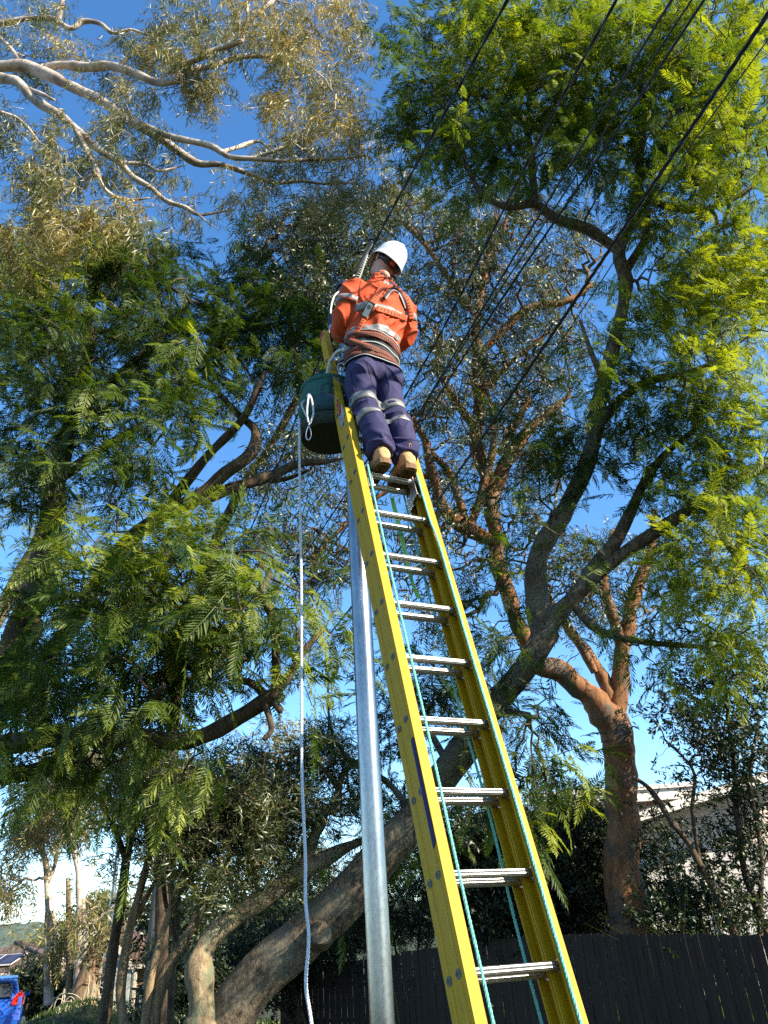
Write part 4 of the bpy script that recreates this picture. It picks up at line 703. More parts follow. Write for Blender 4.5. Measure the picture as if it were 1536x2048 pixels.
def house_right():
    r = empty('house', (at(1420, 1850, 22)[0], 22, 0), 'pale house with slatted eaves behind the fence at the far right', 'house')
    Y = 22.0
    def q(px, py, Y_=Y): return at(px, py, Y_)
    zb = -0.2; x0 = q(1285, 1720)[0]; xm = q(1600, 1700)[0]+1.5; zt = q(1400, 1668)[2]
    m = MB(); m.abox((x0, Y, zb), (xm, Y+6, zt)); m.build('wall', M['white_wall'], r)
    # set-back upper block with level fascia, left
    xa = q(1085, 1590, 25)[0]; xb = q(1345, 1600, 25)[0]; za = q(1100, 1575, 25)[2]; zt2 = q(1200, 1590, 25)[2]
    m = MB(); m.abox((xa, 25, zb), (xb+2, 31, zt2-.35)); m.build('wall', M['white_wall'], r)
    m = MB(); m.abox((xa-.4, 24.5, zt2-.35), (xb+.6, 31.4, zt2)); m.build('fascia', M['fascia'], r, bevel=.02)
    m = MB(); m.abox((xa-.46, 24.42, zt2-.02), (xb+.6, 24.5, zt2+.10)); m.build('gutter', M['fascia'], r)
    # low-pitched roof edge climbing to the right over slatted eaves
    e = [q(1262, 1648, 20.6), q(1330, 1622, 20.6), q(1440, 1590, 20.6), q(1640, 1530, 20.6)]
    sl = (e[3]-e[0])/(e[3][0]-e[0][0])
    m = MB(); A = e[0]; Bp = e[3]; m.prism([A, Bp, Bp+[0, 0, .22], A+[0, 0, .22]], (0, .06, 0)); m.build('fascia', M['fascia'], r)
    m = MB(); m.prism([A+[0, .07, .17], Bp+[0, .07, .17], Bp+[0, .07, .24], A+[0, .07, .24]], (0, 7.5, 0)); rf = m.build('roof', M['tile'], r); uvplane(rf)
    m = MB()
    for i in range(9):
        y0 = 20.72+i*.145; m.prism([A+[0, y0-20.6, .02], Bp+[0, y0-20.6, .02], Bp+[0, y0-20.6, .05], A+[0, y0-20.6, .05]], (0, .1, 0))
    m.build('eave_slats', M['soffit'], r)
    m = MB(); zz = q(1400, 1668)[2]
    m.prism([np.array([x0, Y-.012, zz-.4]), np.array([xm, Y-.012, zz-.4]), np.array([xm, Y-.012, A[2]+(xm-A[0])*sl[2]]), np.array([x0, Y-.012, A[2]+(x0-A[0])*sl[2]])], (0, -.03, 0)); m.build('gable_board', M['soffit'], r)
    m = MB()
    for i in range(6): z = zz-.35+i*.15; m.abox((x0, Y-.10, z), (q(1462, 1660)[0], Y-.045, z+.085))
    m.build('weatherboards', M['soffit'], r)
    a, b = q(1362, 1775), q(1398, 1860); m = MB(); m.abox((a[0], Y-.05, 0.2), (b[0], Y-.003, a[2])); d = m.build('door', M['teal'], r); m = MB(); m.abox((a[0]-.06, Y-.07, a[2]), (b[0]+.06, Y-.003, a[2]+.08)); m.abox((b[0], Y-.07, .2), (b[0]+.06, Y-.003, a[2])); m.build('door_frame', M['fascia'], d)
    a, b = q(1412, 1760), q(1452, 1818); m = MB(); m.abox((a[0], Y-.03, b[2]), (b[0], Y-.003, a[2])); wn = m.build('window', M['glass'], r); m = MB()
    frame_ring(m, a[0], b[2], b[0], a[2], .06, Y-.05, Y-.003)
    m.build('window_frame', M['fascia'], wn)
    m = MB(); p = q(1395, 1700); m.tube([(p[0]+.1, Y-.06, zz-.4), (p[0]+.12, Y-.06, .1)], .04, 8); m.build('downpipe', M['fascia'], r, smooth=True)
    # round white dish on the set-back wall
    dr = empty('satellite_dish', at(1165, 1605, 24.2), 'round white satellite dish on the pale wall left of the orange trunk', 'satellite dish')
    c = at(1165, 1606, 24.1); V = []; Fc = []
    ax = nrm([-.15, -1, .25]); u = nrm(np.cross(ax, [0, 0, 1])); v = np.cross(u, ax)
    for i in range(6):
        for j in range(24):
            rr = .27*i/5; th = j*2*math.pi/24; V.append(c+u*rr*math.cos(th)+v*rr*math.sin(th)+ax*(rr*rr*.8))
    Fc = [(i*24+j, i*24+(j+1) % 24, (i+1)*24+(j+1) % 24, (i+1)*24+j) for i in range(5) for j in range(24)]
    m = MB(); m.add(V, Fc); o = m.build('dish', M['fascia'], dr, smooth=True); so = o.modifiers.new('s', 'SOLIDIFY'); so.thickness = .012
    m = MB(); m.tube([c-ax*.01, c-ax*.35, c-ax*.5+[0, 0, -.15]], .02, 8); m.tube([c-v*.24+ax*.05, c+ax*.3-v*.05], .008, 6); m.build('bracket', M['fascia'], dr, smooth=True)
house_right()

M['gutter'] = mat('painted_gutter', (0.62, 0.52, 0.40), .5, nscale=3, namt=.15)
M['solar'] = tilemat('solar_cells', (0.02, 0.03, 0.08), (0.025, 0.035, 0.09), 1.0, 1.6)
def house_left():
    Y = 40.0; A = at(130, 1936, Y); Bz = A[2]; xl = at(-260, 1960, Y)[0]; zb = float(gz(A[0], Y))-.3
    r = empty('house', (A[0]-4, Y, zb), 'low brick house with brown tiled hip roof and solar panels behind the blue car', 'house')
    m = MB(); m.abox((xl, Y+.6, zb), (A[0]-.6, Y+9, Bz)); uvplane(m.build('wall', M['brick'], r))
    rz = at(10, 1888, Y+4.8)[2]; e0 = np.array([xl-.1, Y, Bz]); e1 = np.array([A[0], Y, Bz]); e2 = np.array([A[0], Y+9.6, Bz]); e3 = np.array([xl-.1, Y+9.6, Bz]); r1 = np.array([A[0]-4.8, Y+4.8, rz]); r0 = np.array([xl+4.7, Y+4.8, rz])
    m = MB(); m.add([e0, e1, e2, e3, r0, r1], [(0, 1, 5, 4), (1, 2, 5), (2, 3, 4, 5), (3, 0, 4)]); rf = m.build('roof', M['tile'], r); uvplane(rf)
    m = MB(); 
    for a, b in ((r0, r1), (r1, e1), (r1, e2)): m.tube([a+[0, 0, .03], b+[0, 0, .03]], .09, 8)
    m.build('ridge_capping', M['tile'], rf)
    m = MB(); m.abox((xl-.1, Y-.10, Bz-.17), (A[0]+.1, Y-.003, Bz-.02)); m.abox((A[0]+.003, Y-.1, Bz-.17), (A[0]+.1, Y+9.6, Bz-.02)); m.abox((xl-.1, Y, Bz-.36), (A[0]-.02, Y+.04, Bz-.2)); m.build('gutter', M['gutter'], r)
    for i in range(2):
        w0 = at(-20+62*i, 1950, Y+.6)[0]; m = MB(); m.abox((w0, Y+.56, Bz-1.7), (w0+1.4, Y+.6-.003, Bz-.6)); wn = m.build('window', M['glass'], r); m = MB(); frame_ring(m, w0, Bz-1.7, w0+1.4, Bz-.6, .07, Y+.53, Y+.597); m.build('window_frame', M['gutter'], wn)
    sl = nrm(r1-np.array([r1[0], Y, Bz])); nn = nrm(np.cross([1, 0, 0], sl)); 
    pr = empty('solar_panels', at(10, 1918, Y+1.5), 'blue-black solar panels on the brown tiled roof above the car', 'solar panel')
    for i in range(4):
        c = np.array([at(4, 1915, Y+1.6)[0]-1.05*i+.4, Y, Bz])+sl*1.55+nn*.12; m = MB(); m.box(c, (.5, 0, 0), sl*.8, nn*.02); pp = m.build('panel', M['solar'], pr); uvplane(pp); m = MB()
        for s_ in (-1, 1): m.box(c+sl*.82*s_, (.52, 0, 0), sl*.02, nn*.024); m.box(c+np.array([.51*s_, 0, 0]), (.01, 0, 0), sl*.80, nn*.024)
        m.build('panel_frame', M['fascia'], pp)
    # garage house with barge board
    Y = 32.0; zb = float(gz(-12, Y))-.3
    r = empty('house', (at(260, 1960, Y)[0], Y, zb), 'small gabled house with tiled roof, yellow brick and grey garage behind the slender stems', 'house')
    c0 = at(266, 1929, Y); c1 = at(212, 1868, Y); xr = at(372, 1950, Y)[0]
    gw = mat('grey_green_board', (0.36, 0.38, 0.34), .7, nscale=3, namt=.12)
    xl = c1[0]-(c0[0]-c1[0])
    m = MB(); m.prism([np.array([c0[0]-.05, Y, zb]), np.array([c0[0]-.05, Y, c0[2]]), np.array([c1[0], Y, c1[2]]), np.array([xl+.05, Y, c0[2]]), np.array([xl+.05, Y, zb])], (0, .2, 0)); m.build('gable_wall', gw, r)
    m = MB(); m.abox((c0[0], Y+.6, zb), (xr, Y+5, c0[2]-.02)); uvplane(m.build('wall', M['brick'], r))
    m = MB(); rid = np.array([c0[0]+1.5, Y+4.0, c1[2]+.9]); m.add([(c0[0]-.2, Y-.05, c0[2]), (xr+.2, Y+.2, c0[2]), (xr+.2, Y+4.4, c1[2]+.2), (c1[0], Y+4.4, c1[2]+.2), (c1[0], Y-.1, c1[2]+.03)], [(0, 1, 2, 3, 4)])
    m.add([(xl, Y-.05, c0[2]), (xl, Y+4.4, c0[2]+.1), (c1[0], Y+4.4, c1[2]+.2), (c1[0], Y-.1, c1[2]+.03)], [(0, 1, 2, 3)])
    rf = m.build('roof', M['tile'], r); uvplane(rf); so = rf.modifiers.new('s', 'SOLIDIFY'); so.thickness = .06
    m = MB(); d = nrm(c1-c0); pn = np.array([-d[2], 0, d[0]])*-1
    m.box((c0+c1)/2+[0, -.15, .02], d*np.linalg.norm(c1-c0)/2*1.02, (0, .03, 0), nrm(np.cross(d, [0, 1, 0]))*.09); m.abox((c0[0]-.2, Y-.12, c0[2]-.14), (xr+.2, Y-.02, c0[2]-.02)); m.build('barge_board', M['gutter'], r)
    gd = mat('grey_blue_panel', (0.16, 0.19, 0.24), .5, nscale=4, namt=.2)
    m = MB(); m.abox((c0[0]-.05+.1, Y+.55, zb), (c0[0]+2.0, Y+.595, c0[2]-.75)); m.build('garage_door', gd, r)
    m = MB(); 
    for xx in (c0[0]+.08, c0[0]+.95): m.abox((xx, Y-.02, zb), (xx+.09, Y+.07, c0[2]-.14))
    m.build('veranda_post', M['gutter'], r)
house_left()

# ---- blue hatchback, rear three-quarter, parked at the left edge
M['blue'] = mat('blue_car_paint', (0.010, 0.085, 0.45), .28, metal=.25, nscale=30, namt=.06); M['blue'].node_tree.nodes['Principled BSDF'].inputs['Coat Weight'].default_value = .8
M['rubber'] = mat('tyre_rubber', (0.02, 0.02, 0.02), .85, nscale=20, namt=.3); M['chrome'] = mat('wheel_alloy', (0.5, 0.5, 0.52), .3, metal=.9, nscale=10, namt=.1)
M['redlens'] = mat('red_lens', (0.55, 0.02, 0.015), .15, nscale=40, namt=.3); M['blackpl'] = mat('black_plastic', (0.02, 0.02, 0.022), .5, nscale=30, namt=.3)
M['bluebin'] = mat('blue_tarp', (0.05, 0.12, 0.5), .6, nscale=6, namt=.3); M['white'] = mat('white_plastic', (0.72, 0.72, 0.7), .45, nscale=5, namt=.08)
def car():
    Y0 = 23.2; cr_ = at(36, 2033, Y0); z0 = float(gz(cr_[0], Y0))+.045; cx = cr_[0]-.86+.05; zc = cr_[2]*0
    r = empty('parked_car', (cx, Y0+2, z0), 'bright blue hatchback parked at the far left, seen from behind', 'car'); hd = R_(25)
    def P(x, y, z): return np.array([cx+x*math.cos(hd)-y*math.sin(hd)*1, Y0+y*math.cos(hd)+x*math.sin(hd), z0+z])
    def sec(y, hw, zb, zt, tw): # cross-section of the lower body
        pts = [(-hw*.80, zb), (-hw*.97, zb+.10), (-hw, zb+.30), (-hw*.985, zb+.5), (-hw*tw, zt-.05), (-hw*tw*.93, zt), (hw*tw*.93, zt), (hw*tw, zt-.05), (hw*.985, zb+.5), (hw, zb+.30), (hw*.97, zb+.10), (hw*.80, zb)]
        return [P(x, y, z) for x, z in pts]
    st = [(0.0, .74, .42, .80, .92), (0.03, .80, .34, .92, .93), (.12, .84, .26, .97, .95), (.5, .86, .20, .98, .96), (1.2, .86, .18, .97, .97), (2.2, .86, .18, .95, .97), (3.0, .86, .18, .93, .95), (3.6, .84, .2, .84, .92), (4.0, .78, .24, .72, .9), (4.12, .66, .32, .62, .88)]
    V = []; Fc = []; 
    for s_ in st: V += sec(*s_)
    n = 12
    for i in range(len(st)-1): Fc += [(i*n+j, i*n+(j+1) % n, (i+1)*n+(j+1) % n, (i+1)*n+j) for j in range(n)]
    Fc += [tuple(range(n)), tuple(range((len(st)-1)*n, len(st)*n))]
    m = MB(); m.add(V, Fc); body = m.build('body', M['blue'], r, smooth=True); sb = body.modifiers.new('s', 'SUBSURF'); sb.levels = 1; sb.render_levels = 2
    cab = [(.02, .70, .86, .93, .9), (.16, .73, .94, 1.18, .86), (.34, .735, .94, 1.36, .82), (.55, .74, .94, 1.44, .80), (1.3, .75, .94, 1.475, .78), (2.0, .75, .94, 1.44, .78), (2.45, .74, .93, 1.25, .82), (2.95, .70, .90, .95, .9)]
    V = []; 
    for y, hw, zb, zt, tw in cab: V += [P(x, y, z) for x, z in [(-hw, zb), (-hw*(1+tw)/2, (zb+zt)/2), (-hw*tw, zt-.04), (-hw*tw*.85, zt), (hw*tw*.85, zt), (hw*tw, zt-.04), (hw*(1+tw)/2, (zb+zt)/2), (hw, zb)]]
    n = 8; Fc = []
    for i in range(len(cab)-1): Fc += [(i*n+j, i*n+(j+1) % n, (i+1)*n+(j+1) % n, (i+1)*n+j) for j in range(n)]
    Fc += [tuple(range(n)), tuple(range((len(cab)-1)*n, len(cab)*n))]
    m = MB(); m.add(V, Fc); m.build('cabin', M['blue'], r, smooth=True).modifiers.new('s', 'SUBSURF').render_levels = 2
    # rear window, lamps, bumper, spoiler
    m = MB(); W = [P(-.52, -.005, 1.0), P(.52, -.005, 1.0), P(.50, .16, 1.26), P(.42, .25, 1.33), P(-.42, .25, 1.33), P(-.50, .16, 1.26)]; W = [w_+np.array([0, -.035, .0]) for w_ in W]; m.prism(W, (0, .02, .0)); m.build('rear_window', M['glass'], r, bevel=.008)
    m = MB(); m.prism([P(-.60, .05, 1.40), P(.60, .05, 1.40), P(.58, .40, 1.455), P(-.58, .40, 1.455)], (0, 0, .035)); m.build('spoiler', M['blue'], r, bevel=.012)
    for s_ in (-1, 1):
        m = MB(); m.prism([P(.50*s_, -.055, .80), P(.80*s_, .0, .80), P(.815*s_, .10, .98), P(.70*s_, .05, 1.13), P(.56*s_, -.04, .98)], (0, .10, 0)); m.build('tail_lamp', M['redlens'], r, bevel=.012)
        m = MB(); m.box(P(.62*s_, -.03, .36), (.09, 0, 0), (0, .03, 0), (0, 0, .03)); m.build('reflector', M['redlens'], r, bevel=.008)
    m = MB(); m.box(P(0, .02, .47), (.80, 0, 0), (0, .085, 0), (0, 0, .13)); m.build('bumper', M['blue'], r, bevel=.05)
    m = MB(); m.box(P(0, .03, .27), (.70, 0, 0), (0, .06, 0), (0, 0, .06)); m.build('lower_trim', M['blackpl'], r, bevel=.02)
    m = MB(); m.box(P(0, -.06, .74), (.19, 0, 0), (0, .008, 0), (0, 0, .055)); m.build('number_plate', M['white'], r, bevel=.003)
    for s_ in (-1, 1):
        m = MB(); m.box(P(.93*s_, 2.3, 1.0), (.07, 0, 0), (0, .05, 0), (0, 0, .06)); m.build('wing_mirror', M['blue'], r, bevel=.03)
        m = MB(); m.prism([P(.752*s_, .75, .98), P(.752*s_, 2.35, .97), P(.63*s_, 2.0, 1.38), P(.63*s_, 1.0, 1.40)], (.012*s_, 0, 0)); m.build('side_window', M['glass'], r)
        for yy in (.72, 3.2):
            c = P(.78*s_, yy, .31); m = MB(); m.tube([c-np.array([.1, 0, 0]), c+np.array([.1, 0, 0])], .31, 28); w_ = m.build('tyre', M['rubber'], r, smooth=True, bevel=.03)
            m = MB(); m.tube([c+np.array([.095*s_, 0, 0]), c+np.array([.112*s_, 0, 0])], .20, 20); m.build('rim', M['chrome'], w_, smooth=True)
car()
# blue and white leaning board by the car
m = MB(); a, b = at(46, 1990, 22.9), at(27, 2038, 22.7); m.prism([at(38, 1993, 23), at(43, 1993, 23), at(37, 2040, 22.9), at(26, 2040, 22.9)], (0, .05, 0)); tag(m.build('leaning_board', M['bluebin'], bevel=.005), 'narrow blue board leaning beside the rear corner of the blue car', 'board')

# ---- poles on the left
M['timber'] = mat('grey_pole_timber', (0.16, 0.14, 0.12), .9, nscale=10, col2=(0.07, 0.06, 0.05), stretch=(2, 2, .1), bump=.01)
def tree_steel():
    m, n, l, b = newmat('galvanised_steel'); tc = n.new('ShaderNodeTexCoord'); v = n.new('ShaderNodeTexVoronoi'); v.inputs['Scale'].default_value = 90; mp = n.new('ShaderNodeMapping'); mp.inputs['Scale'].default_value = (1, 1, .6)
    l.new(tc.outputs['Object'], mp.inputs[0]); l.new(mp.outputs[0], v.inputs['Vector']); t = n.new('ShaderNodeTexNoise'); t.inputs['Scale'].default_value = 5; t.inputs['Detail'].default_value = 8; l.new(mp.outputs[0], t.inputs['Vector'])
    mx = n.new('ShaderNodeMix'); mx.data_type = 'RGBA'; mx.inputs['Factor'].default_value = .25; l.new(t.outputs['Fac'], mx.inputs['A']); l.new(v.outputs['Color'], mx.inputs['B'])
    cr = n.new('ShaderNodeValToRGB'); cr.color_ramp.elements[0].position = .3; cr.color_ramp.elements[1].position = .7; cr.color_ramp.elements[0].color = (.20, .215, .23, 1); cr.color_ramp.elements[1].color = (.34, .36, .37, 1)
    l.new(mx.outputs['Result'], cr.inputs[0]); l.new(cr.outputs[0], b.inputs['Base Color']); b.inputs['Metallic'].default_value = 1.0
    mr = n.new('ShaderNodeMapRange'); mr.inputs['To Min'].default_value = .20; mr.inputs['To Max'].default_value = .36; l.new(t.outputs['Fac'], mr.inputs[0]); l.new(mr.outputs[0], b.inputs['Roughness']); return m
M['galv'] = tree_steel()
p = at(307, 1925, 20); zb = float(gz(p[0], 20)); r = empty('power_pole', (p[0], 20, zb), 'dark weathered timber power pole behind the slender stems', 'pole')
m = MB(); m.tube([(p[0], 20, zb-.2), (p[0]+.02, 20, 4), (p[0]+.05, 20, 9.0)], [.20, .18, .15], 20); m.build('shaft', M['timber'], r, smooth=True)
m = MB(); m.tube([(p[0]+.16, 19.87, zb-.1), (p[0]+.15, 19.88, 3), (p[0]+.14, 19.9, 6)], .035, 10); m.build('conduit', M['galv'], r, smooth=True)
m = MB(); m.box((p[0]+.05, 19.84, 8.3), (.9, 0, 0), (0, .05, 0), (0, 0, .06)); m.build('crossarm', M['timber'], r, bevel=.01)
p = at(213, 1905, 28); zb = float(gz(p[0], 28)); r = empty('light_pole', (p[0], 28, zb), 'thin pale steel pole behind the leftmost slender stem', 'pole')
m = MB(); m.tube([(p[0], 28, zb-.2), (p[0]+.01, 28, 4), (p[0]+.02, 28, 9.2)], [.085, .075, .06], 14); m.build('shaft', M['galv'], r, smooth=True)
m = MB(); m.tube([(p[0]+.02, 28, 9.15), (p[0]+.02, 28, 9.35)], [.075, .05], 14); m.build('cap', M['galv'], r, smooth=True)

# fallen palm-like stump with dry strands on the mound
M['deadwood'] = barkmat('dead_stringy_wood', (0.06, 0.04, 0.025), (0.26, 0.18, 0.11), None, scale=14, stretch=(1, 1, .12), bump=.03)
r = empty('tree_stump', base_of(175, 1990, 23), 'torn leaning stump with pale stringy wood on the grassy mound', 'stump')
q = base_of(172, 1995, 23)
t3 = [(q[0]-.1, 23, q[2]-.3, .42), (*at(176, 1955, 23), .30), (*at(190, 1912, 23.1), .20), (*at(208, 1875, 23.3), .10)]
C = crom(t3, 5); m = MB(); m.tube(C[:, :3], C[:, 3]*(1+.12*np.sin(np.arange(len(C))*1.9)), 14); m.build('trunk', M['deadwood'], r, smooth=True)
m = MB(); rg = np.random.default_rng(4)
for i in range(26):
    a0 = C[int(rg.integers(4, len(C)-1))]; o_ = rg.normal(0, .22, 3); o_[1] = -abs(o_[1]); s0 = a0[:3]+o_*.7; m.tube([s0, s0+[.25+rg.normal(0, .1), -.05, .22], s0+[.55+rg.normal(0, .1), 0, .35+rg.normal(0, .2)]], [.03, .022, .008], 5)
m.build('torn_strands', M['deadwood'], r, smooth=True)
M['drystem'] = mat('dry_stems', (0.42, 0.36, 0.24), .8, nscale=8, namt=.3)
m = MB()
for i in range(34):
    s0 = base_of(rg.uniform(100, 190), 2005, rg.uniform(21.5, 23)); s0 = np.array(s0); dx = rg.normal(0, .35); h = rg.uniform(.5, 1.1)
    m.tube(crom([s0, s0+[dx*.4, 0, h*.8], s0+[dx, 0, h], s0+[dx*1.7, 0, h*.6]], 4), .011, 4)
tag(m.build('dry_grass', M['drystem'], smooth=True), 'arching dry pale stems on the mound beside the stump', kind='stuff')

# strappy plants behind the fence
M['strap'] = leafmat('strappy_leaf', (0.03, 0.05, .012), (.07, .10, .02), (.2, .22, .06), trans=.3, gloss=.08)
def strappy(px, py, Y, n, h, lab, seed):
    rg = np.random.default_rng(seed); b = np.array([at(px, py, Y)[0], Y, float(gz(at(px, py, Y)[0], Y))]); V = []; Fq = []; A_ = []
    for i in range(n):
        a = rg.uniform(0, 2*np.pi); s0 = b+[rg.normal(0, .25), rg.normal(0, .2), 0]; L = h*rg.uniform(.7, 1.15); out = rg.uniform(.15, .7); w_ = rg.uniform(.012, .022)
        side = np.array([-math.sin(a), math.cos(a), 0])*w_; k = len(V)
        for t_ in (0, .35, .7, 1.0): c = s0+np.array([math.cos(a)*out*t_*t_*L, math.sin(a)*out*t_*t_*L, L*(t_-.22*t_*t_*out*2)]); V += [c-side*(1-t_*.85), c+side*(1-t_*.85)]
        Fq += [(k+2*j, k+2*j+1, k+2*j+3, k+2*j+2) for j in range(3)]; A_ += [rg.uniform(.2, 1)]*8
    o = link('strappy_plant', np_mesh('strappy_plant', np.array(V), np.array(Fq), np.array(A_)), M['strap']); tag(o, lab, 'plant')
strappy(860, 1900, 17.2, 110, 1.75, 'strappy plant with upright leaves behind the fence, seen between the ladder rails low down', 1)
strappy(800, 1900, 18.4, 90, 1.7, 'strappy plant with lit leaf tips behind the fence, just left of the ladder', 2)
strappy(1350, 1900, 14.6, 110, 2.1, 'spiky strappy plant right of the orange trunk base, above the fence', 3)
strappy(1450, 1900, 14.2, 90, 2.0, 'spiky strappy plant near the far right end of the fence', 4)
strappy(940, 1900, 16.6, 80, 1.7, 'low strappy plant behind the fence, under the dark hedge-like shrub', 5)
# ================================================================ steel pole, ladder, ropes, cables
LP = np.array([0.195, 2.84, 1.507]); lu = np.array([-.1123, .2507, .9616]); lw = nrm([.9037, .4281, -.006]); lu = nrm(lu-lw*(lu@lw)); ln_ = np.cross(lw, lu)
def Lc(a, b, c): return LP+lw*a+lu*b+ln_*c
PX, PY, PR = -0.1745, 4.10, 0.058
r = empty('steel_pole', (PX, PY, 0), 'new galvanised steel pole the ladder leans against', 'pole')
m = MB(); m.tube([(PX, PY, -.3), (PX, PY, 2), (PX, PY, 4), (PX, PY, 6.02)], PR, 40); m.build('shaft', M['galv'], r, smooth=True)
M['capgrey'] = mat('pole_cap_plastic', (.50, .56, .60), .45, nscale=8, namt=.1)
m = MB(); m.tube([(PX, PY, 5.62), (PX, PY, 5.62), (PX, PY, 6.06), (PX, PY, 6.12), (PX, PY, 6.135)], [.060, .0665, .0665, .060, .03], 36); m.build('cap', M['capgrey'], r, smooth=True)
for z in (5.70, 5.98):
    m = MB(); m.tube([(PX, PY, z), (PX, PY, z+.018)], .0695, 36); m.build('band', M['blackpl'], r, smooth=True)
for z in (1.75, 2.86, 4.3):
    m = MB(); m.tube([(PX, PY, z), (PX, PY, z+.008)], PR+.0012, 36); m.build('weld_seam', M['galv'], r, smooth=True)

def frp():
    m, n, l, b = newmat('yellow_fibreglass'); tc = n.new('ShaderNodeTexCoord'); mp = n.new('ShaderNodeMapping'); l.new(tc.outputs['UV'], mp.inputs[0]); mp.inputs['Scale'].default_value = (40, 1.5, 1)
    t = n.new('ShaderNodeTexNoise'); t.inputs['Scale'].default_value = 3; t.inputs['Detail'].default_value = 8; l.new(mp.outputs[0], t.inputs['Vector'])
    t2 = n.new('ShaderNodeTexNoise'); t2.inputs['Scale'].default_value = 9; t2.inputs['Detail'].default_value = 9; t2.inputs['Roughness'].default_value = .75; l.new(tc.outputs['Object'], t2.inputs['Vector'])
    cr = n.new('ShaderNodeValToRGB'); cr.color_ramp.elements[0].position = .25; cr.color_ramp.elements[1].position = .75; cr.color_ramp.elements[0].color = (.33, .19, .003, 1); cr.color_ramp.elements[1].color = (.47, .285, .004, 1)
    l.new(t.outputs['Fac'], cr.inputs[0]); c2 = n.new('ShaderNodeValToRGB'); c2.color_ramp.elements[0].position = .30; c2.color_ramp.elements[1].position = .42; c2.color_ramp.elements[0].color = (.20, .15, .03, 1); c2.color_ramp.elements[1].color = (1, 1, 1, 1)
    l.new(t2.outputs['Fac'], c2.inputs[0]); mx = n.new('ShaderNodeMix'); mx.data_type = 'RGBA'; mx.blend_type = 'MULTIPLY'; mx.inputs['Factor'].default_value = .35; l.new(cr.outputs[0], mx.inputs['A']); l.new(c2.outputs[0], mx.inputs['B'])
    l.new(mx.outputs['Result'], b.inputs['Base Color']); b.inputs['Roughness'].default_value = .6; b.inputs['Specular IOR Level'].default_value = .25
    bp = n.new('ShaderNodeBump'); bp.inputs['Distance'].default_value = .0006; l.new(t.outputs['Fac'], bp.inputs['Height']); l.new(bp.outputs[0], b.inputs['Normal']); return m
M['frp'] = frp()
M['alu'] = mat('aluminium', (.42, .415, .40), .38, metal=.95, nscale=14, namt=.18, stretch=(1, 1, 1), bump=.0004, bscale=200)
M['dullalu'] = mat('dull_eyelet', (.16, .155, .14), .6, metal=.6, nscale=40, namt=.3)
M['redcap'] = mat('red_rail_cap', (.38, .02, .012), .45, nscale=20, namt=.25)
M['blueLab'] = mat('blue_sticker', (.012, .012, .11), .85, nscale=60, namt=.3)
M['rope_teal'] = mat('teal_rope', (.16, .50, .42), .8, nscale=120, namt=.3, bump=.0008, bscale=400)
lad = empty('extension_ladder', Lc(.13, -1.565, 0), 'long yellow fibreglass extension ladder with aluminium rungs leaning on the steel pole', 'ladder')
def channel(a_out, a_in, c0, c1, b0, b1, name):
    "C-section rail; web at a_out, flanges towards a_in"
    s = 1 if a_in > a_out else -1; T = .0065; prof = [(a_out, c0), (a_in, c0), (a_in, c0-T), (a_out+s*T, c0-T), (a_out+s*T, c1+T), (a_in, c1+T), (a_in, c1), (a_out, c1),
        (a_out, (c0+c1)/2-.010), (a_out-s*.0025, (c0+c1)/2-.008), (a_out-s*.0025, (c0+c1)/2+.008), (a_out, (c0+c1)/2+.010)]
    n = len(prof); bs = np.linspace(b0, b1, 14); V = [Lc(a, b, c) for b in bs for a, c in prof]
    Fc = [(i*n+j, i*n+(j+1) % n, (i+1)*n+(j+1) % n, (i+1)*n+j) for i in range(13) for j in range(n)]+[tuple(range(n))[::-1], tuple(range(13*n, 14*n))]
    m = MB(); m.add(V, Fc); o = m.build(name, M['frp'], lad); me = o.data; uv = me.uv_layers.new(name='UVMap'); per = np.cumsum([0]+[math.hypot(prof[i][0]-prof[(i+1) % n][0], prof[i][1]-prof[(i+1) % n][1]) for i in range(n)])
    vi = np.empty(len(me.loops), np.int32); me.loops.foreach_get('vertex_index', vi); U = np.stack([per[vi % n], bs[np.minimum(vi//n, 13)]], -1); uv.data.foreach_set('uv', U.astype(np.float32).ravel()); return o
rl1 = channel(-.070, -.028, .040, -.036, -1.565, 2.985, 'rail'); rl2 = channel(.336, .294, .040, -.036, -1.565, 2.985, 'rail')
rl3 = channel(-.066, -.026, -.0405, -.116, -1.20, 4.0, 'rail'); rl4 = channel(.332, .292, -.0405, -.116, -1.20, 4.0, 'rail')
for rl, a0, a1 in ((rl3, -.071, -.021), (rl4, .337, .287)):
    m = MB(); m.prism([Lc(a0, 3.955, -.052), Lc(a1, 3.955, -.052), Lc(a1, 3.955, -.121), Lc(a0, 3.955, -.121)], lu*.052); m.build('rail_cap', M['redcap'], rl, bevel=.004)
def rung(b, c, a0, a1):
    n = 36; V = []; ns = 2
    for i in range(ns):
        a = a0+(a1-a0)*i/(ns-1)
        for j in range(n):
            th = j*2*math.pi/n; rr = .0165*(1+(.055 if j % 3 == 0 else -.02)); cc = math.cos(th)*rr*1.12; bb = math.sin(th)*rr*.86
            V.append(Lc(a, b+bb, c+cc))
    Fc = [(j, (j+1) % n, n+(j+1) % n, n+j) for j in range(n)]+[tuple(range(n)), tuple(range(n, 2*n))]
    m = MB(); m.add(V, Fc); o = m.build('rung', M['alu'], lad)
    for a_, s in ((a0, -1), (a1, 1)):
        wi = a_-s*.0075; m = MB(); m.tube([Lc(wi-s*.004, b, c), Lc(wi-s*.012, b, c)], .0225, 20); m.build('collar', M['alu'], o, smooth=True)
        m = MB(); m.tube([Lc(a_+s*.0006, b, c), Lc(a_+s*.0045, b, c), Lc(a_+s*.0045, b, c), Lc(a_+s*.002, b, c)], [.0165, .0150, .0105, .0095], 20); m.build('eyelet', M['dullalu'], o, smooth=True)
for k in range(-4, 10): rung(k*.305, 0.0, -.070, .336)
